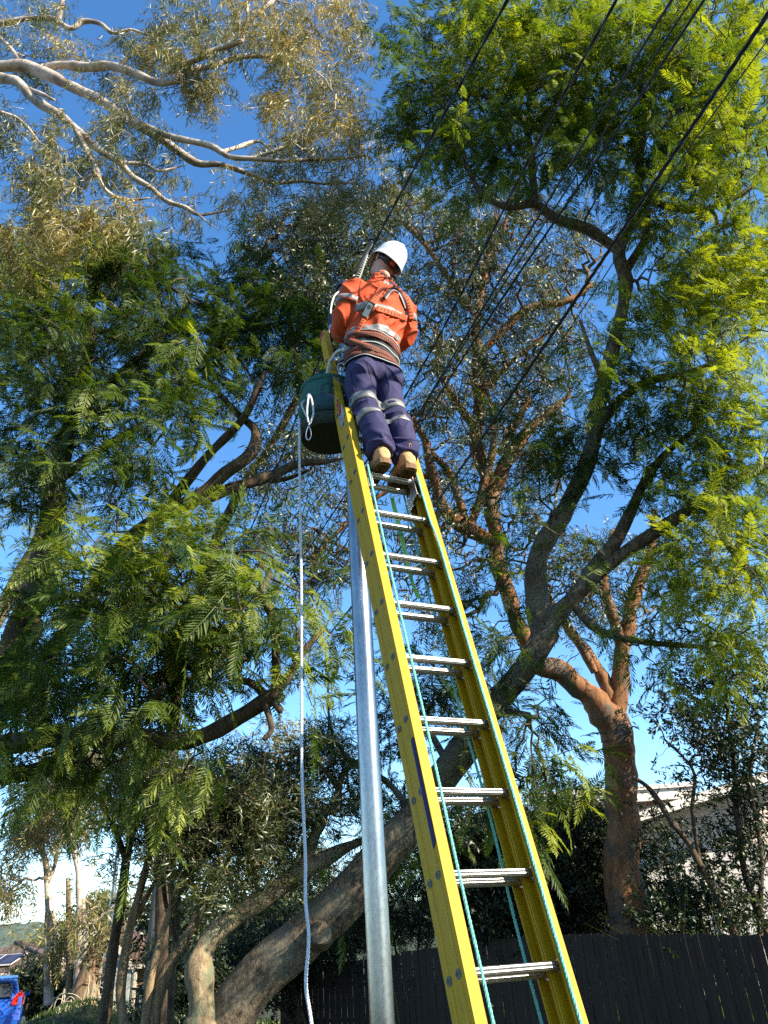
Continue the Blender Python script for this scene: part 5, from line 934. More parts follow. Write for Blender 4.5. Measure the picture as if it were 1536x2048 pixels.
for k in range(-3, 13): rung(k*.305, -.079, -.066, .332)
# rung lock, guide bracket, wire hook
for a_, s in ((.276, 1), (-.012, -1)):
    m = MB(); m.box(Lc(a_, 2.40, -.010), lw*.004, lu*.075, ln_*.030); m.box(Lc(a_, 2.345, -.075), lw*.004, lu*.05, ln_*.034); lk = m.build('rung_lock', M['alu'], lad, bevel=.002)
    m = MB(); hk = [Lc(a_+.008, 2.45, .03), Lc(a_+.012, 2.38, .045), Lc(a_+.012, 2.31, .042), Lc(a_+.010, 2.295, .025), Lc(a_+.006, 2.33, .02)]; m.tube(crom(hk, 5), .003, 6); m.build('hook', M['alu'], lk, smooth=True)
m = MB(); z0 = 2.985
m.prism([Lc(-.073, 2.94, .030), Lc(-.073, 3.05, .012), Lc(-.073, 3.00, -.01), Lc(-.073, 3.06, -.05), Lc(-.073, 2.93, -.062), Lc(-.073, 2.88, -.03), Lc(-.073, 2.91, 0)], -lw*.003); m.build('guide_bracket', M['alu'], lad, bevel=.0015)
m = MB(); m.prism([Lc(-.077, 3.02, -.005), Lc(-.077, 3.14, -.02), Lc(-.077, 3.11, -.045), Lc(-.077, 2.99, -.035)], -lw*.003); m.build('red_flag_label', M['redcap'], lad)
m = MB(); m.prism([Lc(-.0725, .39, .008), Lc(-.0725, .41, .034), Lc(-.0725, .80, .034), Lc(-.0725, .82, .030), Lc(-.0725, .82, .012), Lc(-.0725, .80, .008)], -lw*.0008); m.build('blue_label', M['blueLab'], lad)
M['offwhite'] = mat('label_print', (.30, .32, .55), .5, nscale=30, namt=.1)

def strand_rope(name, pts, rad, mat_, pitch, parent=None, strands=3, seg=8, smooth=True):
    C = crom(pts, seg); d = np.concatenate([[0], np.cumsum(np.linalg.norm(np.diff(C, axis=0), axis=1))]); N = max(8, int(d[-1]/pitch*7)); s = np.linspace(0, d[-1], N)
    Q = np.stack([np.interp(s, d, C[:, k]) for k in range(3)], -1); t = np.gradient(Q, axis=0); t /= np.linalg.norm(t, axis=1, keepdims=True)
    u = np.cross(t, [.3, .9, .1]); u /= np.linalg.norm(u, axis=1, keepdims=True); v = np.cross(t, u); m = MB()
    for k in range(strands):
        ph = s/pitch*2*np.pi+k*2*np.pi/strands; H = Q+(u*np.cos(ph)[:, None]+v*np.sin(ph)[:, None])*rad*.5; m.tube(H, rad*.58, 5)
    return m.build(name, mat_, parent, smooth=smooth)
rp = [Lc(-.012, 2.46, .052), Lc(-.012, 2.2, .045), Lc(-.014, 1.5, .046), Lc(-.012, .9, .05), Lc(-.014, .3, .046), Lc(-.013, -.2, .048), Lc(-.012, -1.3, .045)]
strand_rope('haul_rope', rp, .0058, M['rope_teal'], .045, lad)
rp = [Lc(.288, 2.46, .05), Lc(.286, 2.1, .052), Lc(.300, 1.9, .050), Lc(.300, 1.3, .0475), Lc(.303, .6, .0475), Lc(.302, 0, .0475), Lc(.300, -1.3, .047)]
strand_rope('haul_rope', rp, .0058, M['rope_teal'], .045, lad)
rp = [Lc(.285, 2.5, -.127), Lc(.28, 1.8, -.135), Lc(.285, 1.2, -.14), Lc(.288, .6, -.13), Lc(.28, 0, -.14), Lc(.286, -1.3, -.125)]
strand_rope('haul_rope', rp, .0058, M['rope_teal'], .045, lad)
# lime webbing strap hanging behind the rungs
M['lime'] = mat('lime_webbing', (.26, .55, .12), .75, nscale=80, namt=.2, bump=.0006, bscale=300)
m = MB(); st = crom([Lc(.200, 2.43, -.125), Lc(.205, 2.1, -.135), Lc(.210, 1.85, -.15), Lc(.222, 1.72, -.145), Lc(.226, 1.70, -.135)], 5)
for i in range(len(st)-1): 
    wv = nrm(lw+ln_*.25*math.sin(i*.5))*.0125; V = [st[i]-wv, st[i]+wv, st[i+1]+wv, st[i+1]-wv]; m.prism(V, -ln_*.002)
tag(m.build('webbing_strap', M['lime']), 'lime green webbing strap hanging behind the upper ladder rungs', 'strap')

# ---- overhead cables: level runs, each found where its line of sight meets its height
M['cable'] = mat('black_cable', (.012, .012, .014), .5, nscale=30, namt=.3)
def cable(pts, z, rpx, lab, twist=0, far=0):
    P = np.array([atz(x, y, z) for x, y in pts]); a = P[0]+(P[0]-P[1])*.6; b = P[-1]+(P[-1]-P[-2])*(.6+far); b[2] += .0
    P = np.vstack([a, P, b]); rr = rpx
    if twist: o = strand_rope('overhead_cable', P, rr, M['cable'], .35, None, twist, 6)
    else:
        C = crom(P, 8); m = MB(); m.tube(C, rr, 8); o = m.build('overhead_cable', M['cable'], smooth=True)
    return tag(o, lab, 'cable', 'overhead cables')
cable([(1015, 0), (768, 450), (645, 705), (560, 919), (490, 1085)], 6.15, .0105, 'black overhead cable passing just behind the white helmet, leftmost of the cables', 2)
cable([(1233, 0), (1068, 300), (863, 700), (700, 975), (550, 1195)], 6.3, .0105, 'black overhead cable second from the left, crossing just right of the worker', 2)
cable([(1343, 0), (1073, 440), (905, 715), (697, 1050), (565, 1220)], 6.6, .009, 'thin black overhead cable between the second cable and the close pair')
cable([(1383, 0), (1215, 255), (1110, 415), (920, 700), (700, 1040)], 6.9, .007, 'finest black overhead cable, left of the close pair')
cable([(1408, 0), (1245, 245), (933, 705), (700, 1075)], 6.9, .010, 'black overhead cable right beside the finest one')
cable([(1540, 22), (1318, 352), (1083, 700), (870, 1008), (702, 1215)], 6.3, .015, 'thick black overhead cable meeting the right edge of the picture', 3)
cable([(1550, 60), (1345, 345), (1110, 700), (880, 1020)], 7.0, .0055, 'hair-thin overhead wire just right of the thick cable')
for (p0, p1, Ya, Yb, lab) in [((-20, 1842), (98, 1817), 26, 24.2, 'grey overhead wire high in the gap at far left, ending behind the thin bare gum'), ((-20, 1856), (98, 1831), 26, 24.2, 'grey overhead wire low in the gap at far left'), ((60, 1875), (125, 1835), 60, 30, 'slanting grey overhead wire right of the thin bare gum')]:
    m = MB(); m.tube([at(*p0, Ya), at((p0[0]+p1[0])/2, (p0[1]+p1[1])/2+2, (Ya+Yb)/2), at(*p1, Yb)], .012, 6); tag(m.build('overhead_wire', M['cable'], smooth=True), lab, 'cable', 'overhead wires at far left')
# insulated clamp and spiral grip where the service line meets the pole
M['spiral'] = mat('pale_plastic_coil', (.62, .55, .36), .5, nscale=20, namt=.15)
r = empty('cable_clamp', at(728, 520, 3.98), 'black line clamp with pale coiled spring left of the white helmet', 'cable clamp')
a, b = at(738, 505, 3.92), at(712, 560, 4.02); C = np.array([a+(b-a)*t for t in np.linspace(0, 1, 120)]); d = nrm(b-a); u = nrm(np.cross(d, [0, 0, 1])); v = np.cross(d, u); ph = np.linspace(0, 12*2*np.pi, 120)
m = MB(); m.tube(C+(u*np.cos(ph)[:, None]+v*np.sin(ph)[:, None])*.014, .0035, 6); m.build('coil', M['spiral'], r, smooth=True)
a2, b2 = at(745, 488, 3.98), at(708, 548, 4.06); m = MB(); m.tube([a2, a2*.8+b2*.2, a2*.3+b2*.7, b2], [.010, .020, .018, .009], 12); m.build('clamp_body', M['blackpl'], r, smooth=True)
m = MB(); m.tube(crom([at(700, 575, 4.02), at(716, 562, 4.0), at(735, 508, 3.9)], 5), .006, 6); m.build('lead', M['white'], r, smooth=True)
# white lead from the pole cap
m = MB(); m.tube(crom([at(712, 560, 4.0), at(690, 577, 3.98), at(672, 588, 3.96), at(664, 605, 3.96), at(661, 626, 3.97), at(660, 640, 3.98)], 6), .0062, 8); o = m.build('service_lead', M['white'], smooth=True); tag(o, 'white cable looping out from the top of the steel pole beside the orange sleeve', 'cable')
r = empty('wire_cutters', at(658, 640, 3.98), 'black-gripped tool hanging by the orange left sleeve', 'tool')
m = MB(); m.tube([at(660, 628, 3.98), at(661, 640, 3.98), at(659, 652, 3.98)], [.016, .022, .012], 10); m.build('grip', M['blackpl'], r, smooth=True); m = MB(); m.tube([at(660, 650, 3.98), at(656, 668, 3.98)], [.012, .006], 8); m.build('jaw', M['galv'], r, smooth=True)

# ---- green canvas bucket bag, handline
M['canvas'] = mat('dark_green_canvas', (.016, .095, .070), .9, nscale=60, col2=(.010, .060, .044), bump=.0015, bscale=250)
M['canvas2'] = mat('navy_green_patch', (.010, .045, .055), .85, nscale=60, namt=.3, bump=.001, bscale=250)
M['ropewhite'] = mat('white_braided_rope', (.60, .62, .66), .8, nscale=150, namt=.25, bump=.0006, bscale=500)
M['bagbase'] = mat('black_bag_base', (.014, .020, .008), .85, nscale=30, namt=.3)
bc = at(658, 874, 3.88); bz0 = bc[2]; bc = np.array([bc[0], bc[1]+.0, 0]); H = .375; BR = .192
r = empty('tool_bag', (bc[0], bc[1], bz0), 'dark green canvas bucket bag with black base hanging left of the ladder top', 'bag')
prof = [(.0, -.015), (.10, -.018), (BR-.02, -.012), (BR-.002, .012), (BR, .06), (BR+.001, .18), (BR-.002, .29), (BR-.012, H-.02), (BR-.020, H)]
V = []; n = 44
for rr, z in prof:
    for j in range(n):
        th = j*2*math.pi/n; wv = 1+.016*math.sin(3*th+z*9)*min(1, z*4 if z > 0 else 0)+.012*math.sin(7*th+z*14)*(z > .1); sag = 1-.10*max(0, z-.25)/.18*(.5+.5*math.cos(th-2.6)); 
        V.append((bc[0]+rr*wv*sag*math.cos(th), bc[1]+rr*wv*sag*math.sin(th), bz0+z*(1-.04*math.cos(th-2.6)*(z > .3))))
Fc = [(i*n+j, i*n+(j+1) % n, (i+1)*n+(j+1) % n, (i+1)*n+j) for i in range(len(prof)-1) for j in range(n)]+[tuple(range(n))[::-1]]
m = MB(); m.add(V[4*n:], [tuple(i-4*n for i in f) for f in Fc if min(f) >= 4*n]); o = m.build('canvas_body', M['canvas'], r, smooth=True); s_ = o.modifiers.new('s', 'SOLIDIFY'); s_.thickness = .004
m = MB(); m.add(V[:5*n], [f for f in Fc if max(f) < 5*n]); o = m.build('base', M['bagbase'], r, smooth=True); s_ = o.modifiers.new('s', 'SOLIDIFY'); s_.thickness = .006; s_.offset = 1
def wrap(th0, th1, z0, z1, rr, name, mat_, k=12, th_=.003):
    V = []; 
    for i in range(k+1):
        th = th0+(th1-th0)*i/k
        for z in (z0, z1): V.append((bc[0]+rr*math.cos(th), bc[1]+rr*math.sin(th), bz0+z))
    m = MB(); m.add(V, [(2*i, 2*i+2, 2*i+3, 2*i+1) for i in range(k)]); o = m.build(name, mat_, r, smooth=True); q_ = o.modifiers.new('s', 'SOLIDIFY'); q_.thickness = th_; return o
wrap(R_(-112), R_(-45), .07, .20, BR+.0055, 'pocket', M['canvas2']); wrap(R_(-82), R_(-79), .2, H-.02, BR+.0055, 'seam_tape', M['canvas2'], 3); wrap(R_(-180), R_(180), H-.035, H+.004, BR-.012, 'rim_band', M['canvas'], 48, .008)
m = MB(); c_ = np.array([bc[0]+.02, bc[1]-BR-.006, bz0+.24]); m.tube([c_+[.045*math.cos(t), 0, .045*math.sin(t)] for t in np.linspace(0, 2*np.pi, 25)], .003, 6, cap=False); m.build('cord_ring', M['blackpl'], r, smooth=True)
for s_ in (-1, 1):
    m = MB(); m.tube(crom([(bc[0]+s_*.17, bc[1], bz0+H-.04), (bc[0]+s_*.15, bc[1]+.02, bz0+H+.10), (bc[0]+.08+s_*.04, bc[1]-.02, bz0+H+.20), (bc[0]+.14, bc[1]-.04, bz0+H+.24)], 5), .007, 6); m.build('handle', M['canvas'], r, smooth=True)
# rope loops and snap hook on the bag
Yb = bc[1]-BR-.012
rr_ = empty('coiled_rope', at(612, 800, Yb), 'white rope looped over the rim of the green bag with a snap hook', 'rope')
for L in [[(612, 800), (604, 806), (605, 815), (612, 830), (617, 843)], [(618, 788), (616, 802), (614, 822), (617, 845)], [(620, 788), (624, 802), (627, 825), (622, 842), (618, 850)], [(612, 799), (616, 790), (621, 787)]]:
    strand_rope('loop', [at(x, y, Yb+.03*(i == 0)+(.05 if L[0][0] < 615 else 0)) for i, (x, y) in enumerate(L)], .0062, M['ropewhite'], .03, rr_, 3, 6)
hk = [(617, 852), (613, 862), (612, 874), (617, 880), (622, 872), (621, 860), (617, 852)]; m = MB(); m.tube(crom([at(x, y, Yb-.004) for x, y in hk], 6), .0036, 8); m.build('snap_hook', M['galv'], rr_, smooth=True)
hl = [(599, 838), (599, 900), (600, 1000), (602, 1120), (603, 1250), (603, 1400), (604, 1550), (608, 1650), (611, 1720), (611, 1800), (617, 1860), (616, 1905), (612, 1950), (613, 1985), (619, 2020), (624, 2060), (625, 2120)]
o = strand_rope('hand_line', [at(x, y, 3.78-.10*i/16) for i, (x, y) in enumerate(hl)], .0078, M['ropewhite'], .034, None, 3, 8); tag(o, 'long white rope hanging straight down from the green bag', 'rope')
# ================================================================ the worker on the ladder
FX = nrm([.9037, .4281, 0]); FY = np.array([-FX[1], FX[0], 0]); FC = Lc(.175, 8*.305, 0)+np.array([0, 0, .016])
def B(x, y, z): return FC+FX*x+FY*y+np.array([0, 0, z])
def Bd(x, y, z): return FX*x+FY*y+np.array([0, 0, z])
def solid(lofts, voxel, name, mats, parent, smooth_it=2, wr=None):
    "lofts: lists of (centre, half axis u, half axis v); fused by voxel remesh into one skin, then creased"
    m = MB()
    for secs in lofts:
        P = np.array([[*c, *u, *v] for c, u, v in secs]); P = crom(P, 5); n = 26; V = []; th = np.arange(n)*2*np.pi/n
        for q in P: V += [q[:3]+q[3:6]*math.cos(t)+q[6:9]*math.sin(t) for t in th]
        k = len(P); Fc = [(i*n+j, i*n+(j+1) % n, (i+1)*n+(j+1) % n, (i+1)*n+j) for i in range(k-1) for j in range(n)]+[tuple(range(n))[::-1], tuple(range((k-1)*n, k*n))]
        m.add(V, Fc)
    me = m.mesh(name+'_src'); o = bpy.data.objects.new(name, me); COL.objects.link(o)
    r_ = o.modifiers.new('r', 'REMESH'); r_.mode = 'VOXEL'; r_.voxel_size = voxel; s_ = o.modifiers.new('s', 'SMOOTH'); s_.iterations = smooth_it; s_.factor = .5
    dg = bpy.context.evaluated_depsgraph_get(); me2 = bpy.data.meshes.new_from_object(o.evaluated_get(dg)); bpy.data.objects.remove(o); me2.name = name
    if wr:
        n = len(me2.vertices); co = np.empty(n*3, np.float32); no = np.empty(n*3, np.float32); me2.vertices.foreach_get('co', co); me2.vertices.foreach_get('normal', no); co = co.reshape(-1, 3).astype(float); no = no.reshape(-1, 3)
        co += no*wr(co)[:, None]; me2.vertices.foreach_set('co', co.astype(np.float32).ravel()); me2.update()
    ob = link(name, me2, None, parent)
    for x in (mats if isinstance(mats, (list, tuple)) else [mats]): me2.materials.append(x)
    me2.shade_smooth(); return ob
def bvh_of(o): me = o.data; return BVHTree.FromPolygons([v.co[:] for v in me.vertices], [p.vertices[:] for p in me.polygons])
def loc(co): d = co-FC; return np.stack([d@FX, d@FY, d[:, 2]], -1)
def ns(P, f, seed): return np.array([noise.noise(Vector((p[0]*f[0]+seed, p[1]*f[1], p[2]*f[2]))) for p in P])
def ridge(P, f, seed): return 1-2*np.abs(ns(P, f, seed))
def warp(L, k=1.0): w_ = ns(L, (6, 6, 6), 31)*.05*k; return np.stack([L[:, 0]+w_, L[:, 1]-w_, L[:, 2]+ns(L, (5, 5, 4), 41)*.07*k], -1)
def trou_wr(co):
    L = loc(co); W = warp(L); a = np.clip(ridge(W+np.stack([0*L[:, 0], 0*L[:, 0], .9*L[:, 0]*np.sign(np.sin(L[:, 2]*11))], -1), (7, 6, 12), 3), 0, 1)**2.2; b = np.clip(ridge(W, (12, 10, 5), 13), 0, 1)**3
    knee = np.exp(-((L[:, 2]-.47)/.10)**2)+1.0*np.exp(-((L[:, 2]-.15)/.09)**2)+.35*np.exp(-((L[:, 2]-.80)/.05)**2)
    return a*(.0035+.017*knee)+b*.005+ns(L, (9, 9, 9), 7)*.005-.003
def shirt_wr(co):
    L = warp(loc(co), .8); a = np.clip(ridge(L+np.stack([.0*L[:, 0], 0*L[:, 0], -.9*np.abs(L[:, 0]-.02)], -1), (5, 5, 9), 11), 0, 1)**2.4; b = np.clip(ridge(L, (11, 5, 4), 23), 0, 1)**3
    return a*.017+b*.009*(L[:, 2] < 1.35)+ns(L, (8, 8, 8), 5)*.004-.005
E_ = lambda c, rx, ry, rot=0: (B(*c), Bd(rx*math.cos(rot), rx*math.sin(rot), 0), Bd(-ry*math.sin(rot), ry*math.cos(rot), 0))
def limbsec(pts, up=(0, 1, 0)):
    "pts: local (x, y, z, ru, rv); sections square to the path"
    C = np.array([p[:3] for p in pts]); T = np.gradient(C, axis=0); out = []
    for c, t, p in zip(C, T, pts):
        t = nrm(t); u = nrm(np.cross(t, up)); v = np.cross(u, t); out.append((B(*c), Bd(*(u*p[3])), Bd(*(v*p[4]))))
    return out
M['navy'] = mat('navy_work_cotton', (.017, .014, .070), .85, nscale=220, namt=.25, bump=.0005, bscale=700)
M['hivis'] = mat('hi_vis_orange_cotton', (.46, .050, .001), .8, nscale=200, namt=.12, bump=.0005, bscale=700)
M['thread2'] = mat('orange_seam_thread', (.30, .02, .002), .9, nscale=90, namt=.3)
M['reflect'] = mat('silver_reflective_tape', (.18, .18, .175), .5, metal=.2, nscale=60, namt=.12)
M['boot'] = mat('tan_nubuck', (.52, .31, .14), .85, nscale=35, col2=(.36, .20, .085), bump=.0015, bscale=120)
M['sole'] = mat('boot_sole', (.20, .11, .05), .85, nscale=30, namt=.4)
M['skin'] = mat('weathered_skin', (.56, .29, .20), .55, nscale=25, namt=.15, bump=.0004, bscale=300)
M['hair'] = mat('short_brown_hair', (.05, .03, .02), .8, nscale=200, namt=.5, bump=.002, bscale=500)
M['helmet'] = mat('white_hard_hat', (.60, .60, .61), .30, nscale=4, namt=.04)
M['blackweb'] = mat('black_padding', (.018, .018, .020), .85, nscale=90, namt=.4, bump=.0008, bscale=300)
M['greytrim'] = mat('grey_edge_binding', (.30, .30, .31), .7, nscale=60, namt=.2)
def webmat(name, base, rib, scale, w_=.5):
    m, n, l, b = newmat(name); tc = n.new('ShaderNodeTexCoord'); wv = n.new('ShaderNodeTexWave'); wv.bands_direction = 'X'; wv.inputs['Scale'].default_value = scale; l.new(tc.outputs['UV'], wv.inputs['Vector'])
    sx = n.new('ShaderNodeSeparateXYZ'); l.new(tc.outputs['UV'], sx.inputs[0]); s1 = n.new('ShaderNodeMath'); s1.operation = 'SUBTRACT'; s1.inputs[1].default_value = .5; l.new(sx.outputs['Y'], s1.inputs[0]); ab = n.new('ShaderNodeMath'); ab.operation = 'ABSOLUTE'; l.new(s1.outputs[0], ab.inputs[0]); lt = n.new('ShaderNodeMath'); lt.operation = 'LESS_THAN'; lt.inputs[1].default_value = .30; l.new(ab.outputs[0], lt.inputs[0])
    gt = n.new('ShaderNodeMath'); gt.operation = 'GREATER_THAN'; gt.inputs[1].default_value = w_; l.new(wv.outputs['Fac'], gt.inputs[0]); mu = n.new('ShaderNodeMath'); mu.operation = 'MULTIPLY'; l.new(gt.outputs[0], mu.inputs[0]); l.new(lt.outputs[0], mu.inputs[1])
    mx = n.new('ShaderNodeMix'); mx.data_type = 'RGBA'; mx.inputs['A'].default_value = (*base, 1); mx.inputs['B'].default_value = (*rib, 1); l.new(mu.outputs[0], mx.inputs['Factor']); l.new(mx.outputs['Result'], b.inputs['Base Color']); b.inputs['Roughness'].default_value = .8; return m
M['web_or'] = webmat('orange_webbing', (.52, .065, .005), (.04, .012, .006), 13, .62)
M['web_dk'] = webmat('shaded_orange_webbing', (.17, .035, .012), (.010, .008, .008), 22, .45)  # orange belt webbing with its shade put into the colour

PR_ = empty('person', FC, 'worker in white hard hat, orange hi-vis shirt and navy trousers standing on the ladder', 'person')
# --- trousers
XL, XR = -.115, .045
legL = limbsec([(-.105, -.055, .10, .064, .072), (-.108, -.045, .13, .068, .078), (-.112, -.005, .30, .075, .086), (-.116, .055, .43, .072, .080), (-.117, .092, .50, .075, .084), (-.118, .120, .59, .078, .092), (-.114, .145, .69, .087, .108), (-.105, .160, .80, .098, .116), (-.085, .18, .96, .09, .11)])
legR = limbsec([(.052, -.055, .095, .064, .072), (.055, -.045, .12, .068, .078), (.062, -.005, .29, .075, .086), (.070, .060, .42, .072, .080), (.074, .097, .49, .075, .084), (.074, .123, .58, .078, .092), (.068, .145, .68, .087, .108), (.057, .160, .79, .098, .116), (.035, .18, .96, .09, .11)])
pelvis = [E_((-.025, .170, .74), .05, .06), E_((-.025, .160, .78), .148, .115), E_((-.025, .155, .84), .174, .130), E_((-.022, .160, .92), .168, .122), E_((-.018, .165, 1.02), .156, .112), E_((-.015, .165, 1.08), .152, .110)]
butL = [E_((-.108, .120, .735), .05, .05), E_((-.108, .105, .785), .084, .085), E_((-.104, .105, .84), .088, .090), E_((-.09, .125, .92), .07, .08)]
butR = [E_((.062, .120, .725), .05, .05), E_((.062, .105, .775), .084, .085), E_((.057, .105, .83), .088, .090), E_((.045, .125, .92), .07, .08)]
trousers = solid([legL, legR, pelvis, butL, butR], .0048, 'trousers', M['navy'], PR_, 3, trou_wr)
# --- shirt
torso = [E_((-.016, .160, .97), .158, .118), E_((-.010, .155, 1.09), .170, .126), E_((.000, .140, 1.22), .188, .138), E_((.010, .120, 1.33), .205, .142), E_((.020, .100, 1.43), .212, .132), E_((.026, .092, 1.50), .190, .112), E_((.034, .092, 1.565), .120, .088), E_((.046, .086, 1.635), .068, .070), E_((.056, .080, 1.69), .063, .066)]
armL = limbsec([(-.09, .09, 1.505, .078, .085), (-.160, .085, 1.490, .080, .084), (-.192, .092, 1.43, .072, .078), (-.205, .115, 1.35, .064, .070), (-.208, .150, 1.28, .059, .065), (-.200, .200, 1.26, .057, .060), (-.190, .26, 1.28, .054, .056), (-.145, .35, 1.34, .049, .051), (-.105, .42, 1.40, .045, .046)], up=(.1, .3, 1))
armR = limbsec([(.135, .09, 1.505, .078, .085), (.200, .085, 1.480, .078, .084), (.232, .092, 1.42, .072, .078), (.245, .115, 1.35, .064, .070), (.248, .155, 1.295, .059, .064), (.235, .205, 1.275, .058, .060), (.205, .275, 1.30, .054, .056), (.165, .355, 1.34, .049, .050), (.130, .42, 1.40, .045, .046)], up=(.1, .3, 1))
shirt = solid([torso, armL, armR], .0050, 'shirt', M['hivis'], PR_, 3, shirt_wr)
# --- head frame: tilted to the right, looking down to the left
HC = B(.105, .085, 1.848)
Hm = Matrix.Rotation(R_(20), 3, Vector(FY)) @ Matrix.Rotation(R_(20), 3, 'Z') @ Matrix.Rotation(R_(29), 3, Vector(FX))
def Hh(x, y, z): v = Hm @ Vector(Bd(x, y, z)); return HC+np.array(v)
def Hd(x, y, z): return np.array(Hm @ Vector(Bd(x, y, z)))
def hs(z, rx, ry, y=0): return (Hh(0, y, z), Hd(rx, 0, 0), Hd(0, ry, 0))
head = [hs(-.118, .022, .020, .062), hs(-.100, .045, .050, .040), hs(-.070, .060, .076, .020), hs(-.035, .070, .090, .008), hs(.0, .075, .096, .004), hs(.035, .077, .099, .002), hs(.07, .070, .092, 0), hs(.10, .045, .060, 0), hs(.112, .015, .020, 0)]
neck = [(B(.044, .100, 1.58), Bd(.058, 0, 0), Bd(0, .062, 0)), (B(.066, .088, 1.70), Bd(.056, 0, 0), Bd(0, .060, 0)), (Hh(0, -.012, -.05), Hd(.055, 0, 0), Hd(0, .062, 0)), (Hh(0, -.01, 0), Hd(.055, 0, 0), Hd(0, .07, 0))]
def nub(pts): return [(Hh(*p[:3]), Hd(p[3], 0, 0), Hd(0, p[4], 0)) for p in pts]
nose = nub([(0, .088, .022, .006, .008), (0, .096, .0, .009, .012), (0, .104, -.020, .013, .014), (0, .098, -.034, .010, .010)])
browR = nub([(0, .086, .040, .045, .012), (0, .088, .030, .050, .012), (0, .082, .020, .040, .010)])
lips = nub([(0, .086, -.052, .022, .010), (0, .090, -.060, .024, .010), (0, .084, -.070, .018, .010)]); chin = nub([(0, .070, -.088, .022, .018), (0, .074, -.102, .022, .018), (0, .06, -.116, .014, .012)])
ears = []
for s in (-1, 1):
    ears.append([(Hh(s*.074, -.004, -.030), Hd(.006, 0, 0), Hd(0, .006, 0)), (Hh(s*.080, -.008, -.020), Hd(.007*1, .003*s, 0), Hd(0, .013, 0)), (Hh(s*.086, -.014, .0), Hd(.006, 0, 0), Hd(-.008*s, .018, 0)), (Hh(s*.089, -.016, .018), Hd(.006, 0, 0), Hd(-.008*s, .018, 0)), (Hh(s*.084, -.010, .032), Hd(.006, 0, 0), Hd(0, .010, 0))])
# hands reach the pole head: forearm stubs, palms, fingers
def hand(wr, tgt, side, seed):
    wr = np.array(wr, float); tgt = np.array(tgt, float); d = nrm(tgt-wr); up = nrm(np.cross(d, [side, 0, .2])); pl = nrm(np.cross(up, d))*side; out = []
    def S(c, a, b_, ra, rb): return (B(*c), Bd(*(a*ra)), Bd(*(b_*rb)))
    out.append([S(wr-d*.10, pl, up, .031, .028), S(wr-d*.03, pl, up, .027, .021), S(wr, pl, up, .027, .020), S(wr+d*.04, up, pl, .041, .016), S(wr+d*.075, up, pl, .042, .015), S(wr+d*.090, up, pl, .038, .011)][:3])
    out.append([S(wr-d*.01, up, pl, .026, .020), S(wr+d*.03, up, pl, .038, .017), S(wr+d*.07, up, pl, .043, .015), S(wr+d*.092, up, pl, .040, .011)])
    for i, (o_, L_) in enumerate(((.031, .070), (.011, .080), (-.010, .074), (-.030, .058))):
        p0 = wr+d*.085+up*o_; cur = p0; dr = d.copy(); secs = [S(p0-d*.02, up, pl, .010, .010)]
        for j, (fr_, bend) in enumerate(((.45, .45+.06*i), (.32, .9), (.23, .65))):
            dr = nrm(dr*math.cos(bend)+pl*math.sin(bend)); nx_ = nrm(np.cross(dr, up)); cur2 = cur+dr*L_*fr_; secs.append(S(cur, up, nx_, .0092, .0092)); secs.append(S((cur+cur2)/2, up, nx_, .0084, .0084)); cur = cur2
        secs.append(S(cur, up, nx_, .0074, .0074)); secs.append(S(cur+dr*.005, up, nx_, .004, .004)); out.append(secs)
    t0 = wr+d*.025+up*.030; td = nrm(d*.55+up*.65+pl*.5); t1 = t0+td*.040; td2 = nrm(td*.4+pl*.8+d*.4); t2 = t1+td2*.032; nx_ = nrm(np.cross(td, pl))
    out.append([S(t0-td*.015, nx_, pl, .014, .013), S(t0+td*.015, nx_, pl, .012, .012), S(t1, nx_, pl, .0105, .0105), S((t1+t2)/2, nx_, pl, .0105, .009), S(t2, nx_, pl, .007, .006)]); return out
handL = hand((-.065, .475, 1.445), (.02, .56, 1.50), 1, 1); handR = hand((.105, .475, 1.45), (.055, .56, 1.52), -1, 2)
faceparts = [head, neck, nose, browR, lips, chin]+ears+handL+handR
body = solid(faceparts, .0034, 'body', M['skin'], PR_, 2)
for s in (-1, 1):
    m = MB()
    bm = bmesh.new(); bmesh.ops.create_uvsphere(bm, u_segments=14, v_segments=10, radius=.0118); vs = [np.array(v.co)+Hh(s*.031, .0855, .020) for v in bm.verts]; m.add(vs, [[v.index for v in f.verts] for f in bm.faces]); bm.free()
    e_ = m.build('eye', M['white'], PR_, smooth=True); m = MB(); m.tube([Hh(s*.031, .0955, .020), Hh(s*.031, .0985, .020)], [.0055, .0045], 12); m.build('iris', M['hair'], e_, smooth=True)
hair = solid([[hs(-.035, .040, .05, -.045), hs(-.01, .073, .080, -.024), hs(.03, .081, .100, -.004), hs(.07, .075, .096, -.002), hs(.10, .05, .06, 0), hs(.116, .015, .02, 0)]], .004, 'hair', M['hair'], PR_, 1)
# --- hard hat
V = []; n = 48; rings = [(.142, .0), (.140, .03), (.130, .055), (.112, .078), (.090, .094), (.062, .100), (.040, .1045), (.028, .1055), (.0, .1065)]
prof = [(1.0, -.018, 0), (1.0, .0, 0), (.99, .02, 0), (.965, .045, 0), (.955, .050, 0), (.925, .070, 0), (.85, .098, 0), (.73, .122, 0), (.55, .143, 0), (.33, .156, 0), (.12, .161, 0)]
for k, (s_, z, _) in enumerate(prof):
    for j in range(n):
        th = j*2*np.pi/n; fx, fy = math.sin(th), math.cos(th); br = 0
        if k <= 1: br = .045*max(0, fy)**3 + .006
        if k == 0: br += .004
        crest = .006*math.exp(-((fx*s_)/.10)**2)*(1 if k > 4 else 0)
        zz = z - (.012*max(0, -fy)**2 if k < 2 else 0) - (.006*max(0, fy)**3 if k < 2 else 0)
        V.append(Hh(fx*(.112*s_+br), fy*(.137*s_+br)+.002, .022+zz+crest))
top = len(V); V.append(Hh(0, .002, .022+.168))
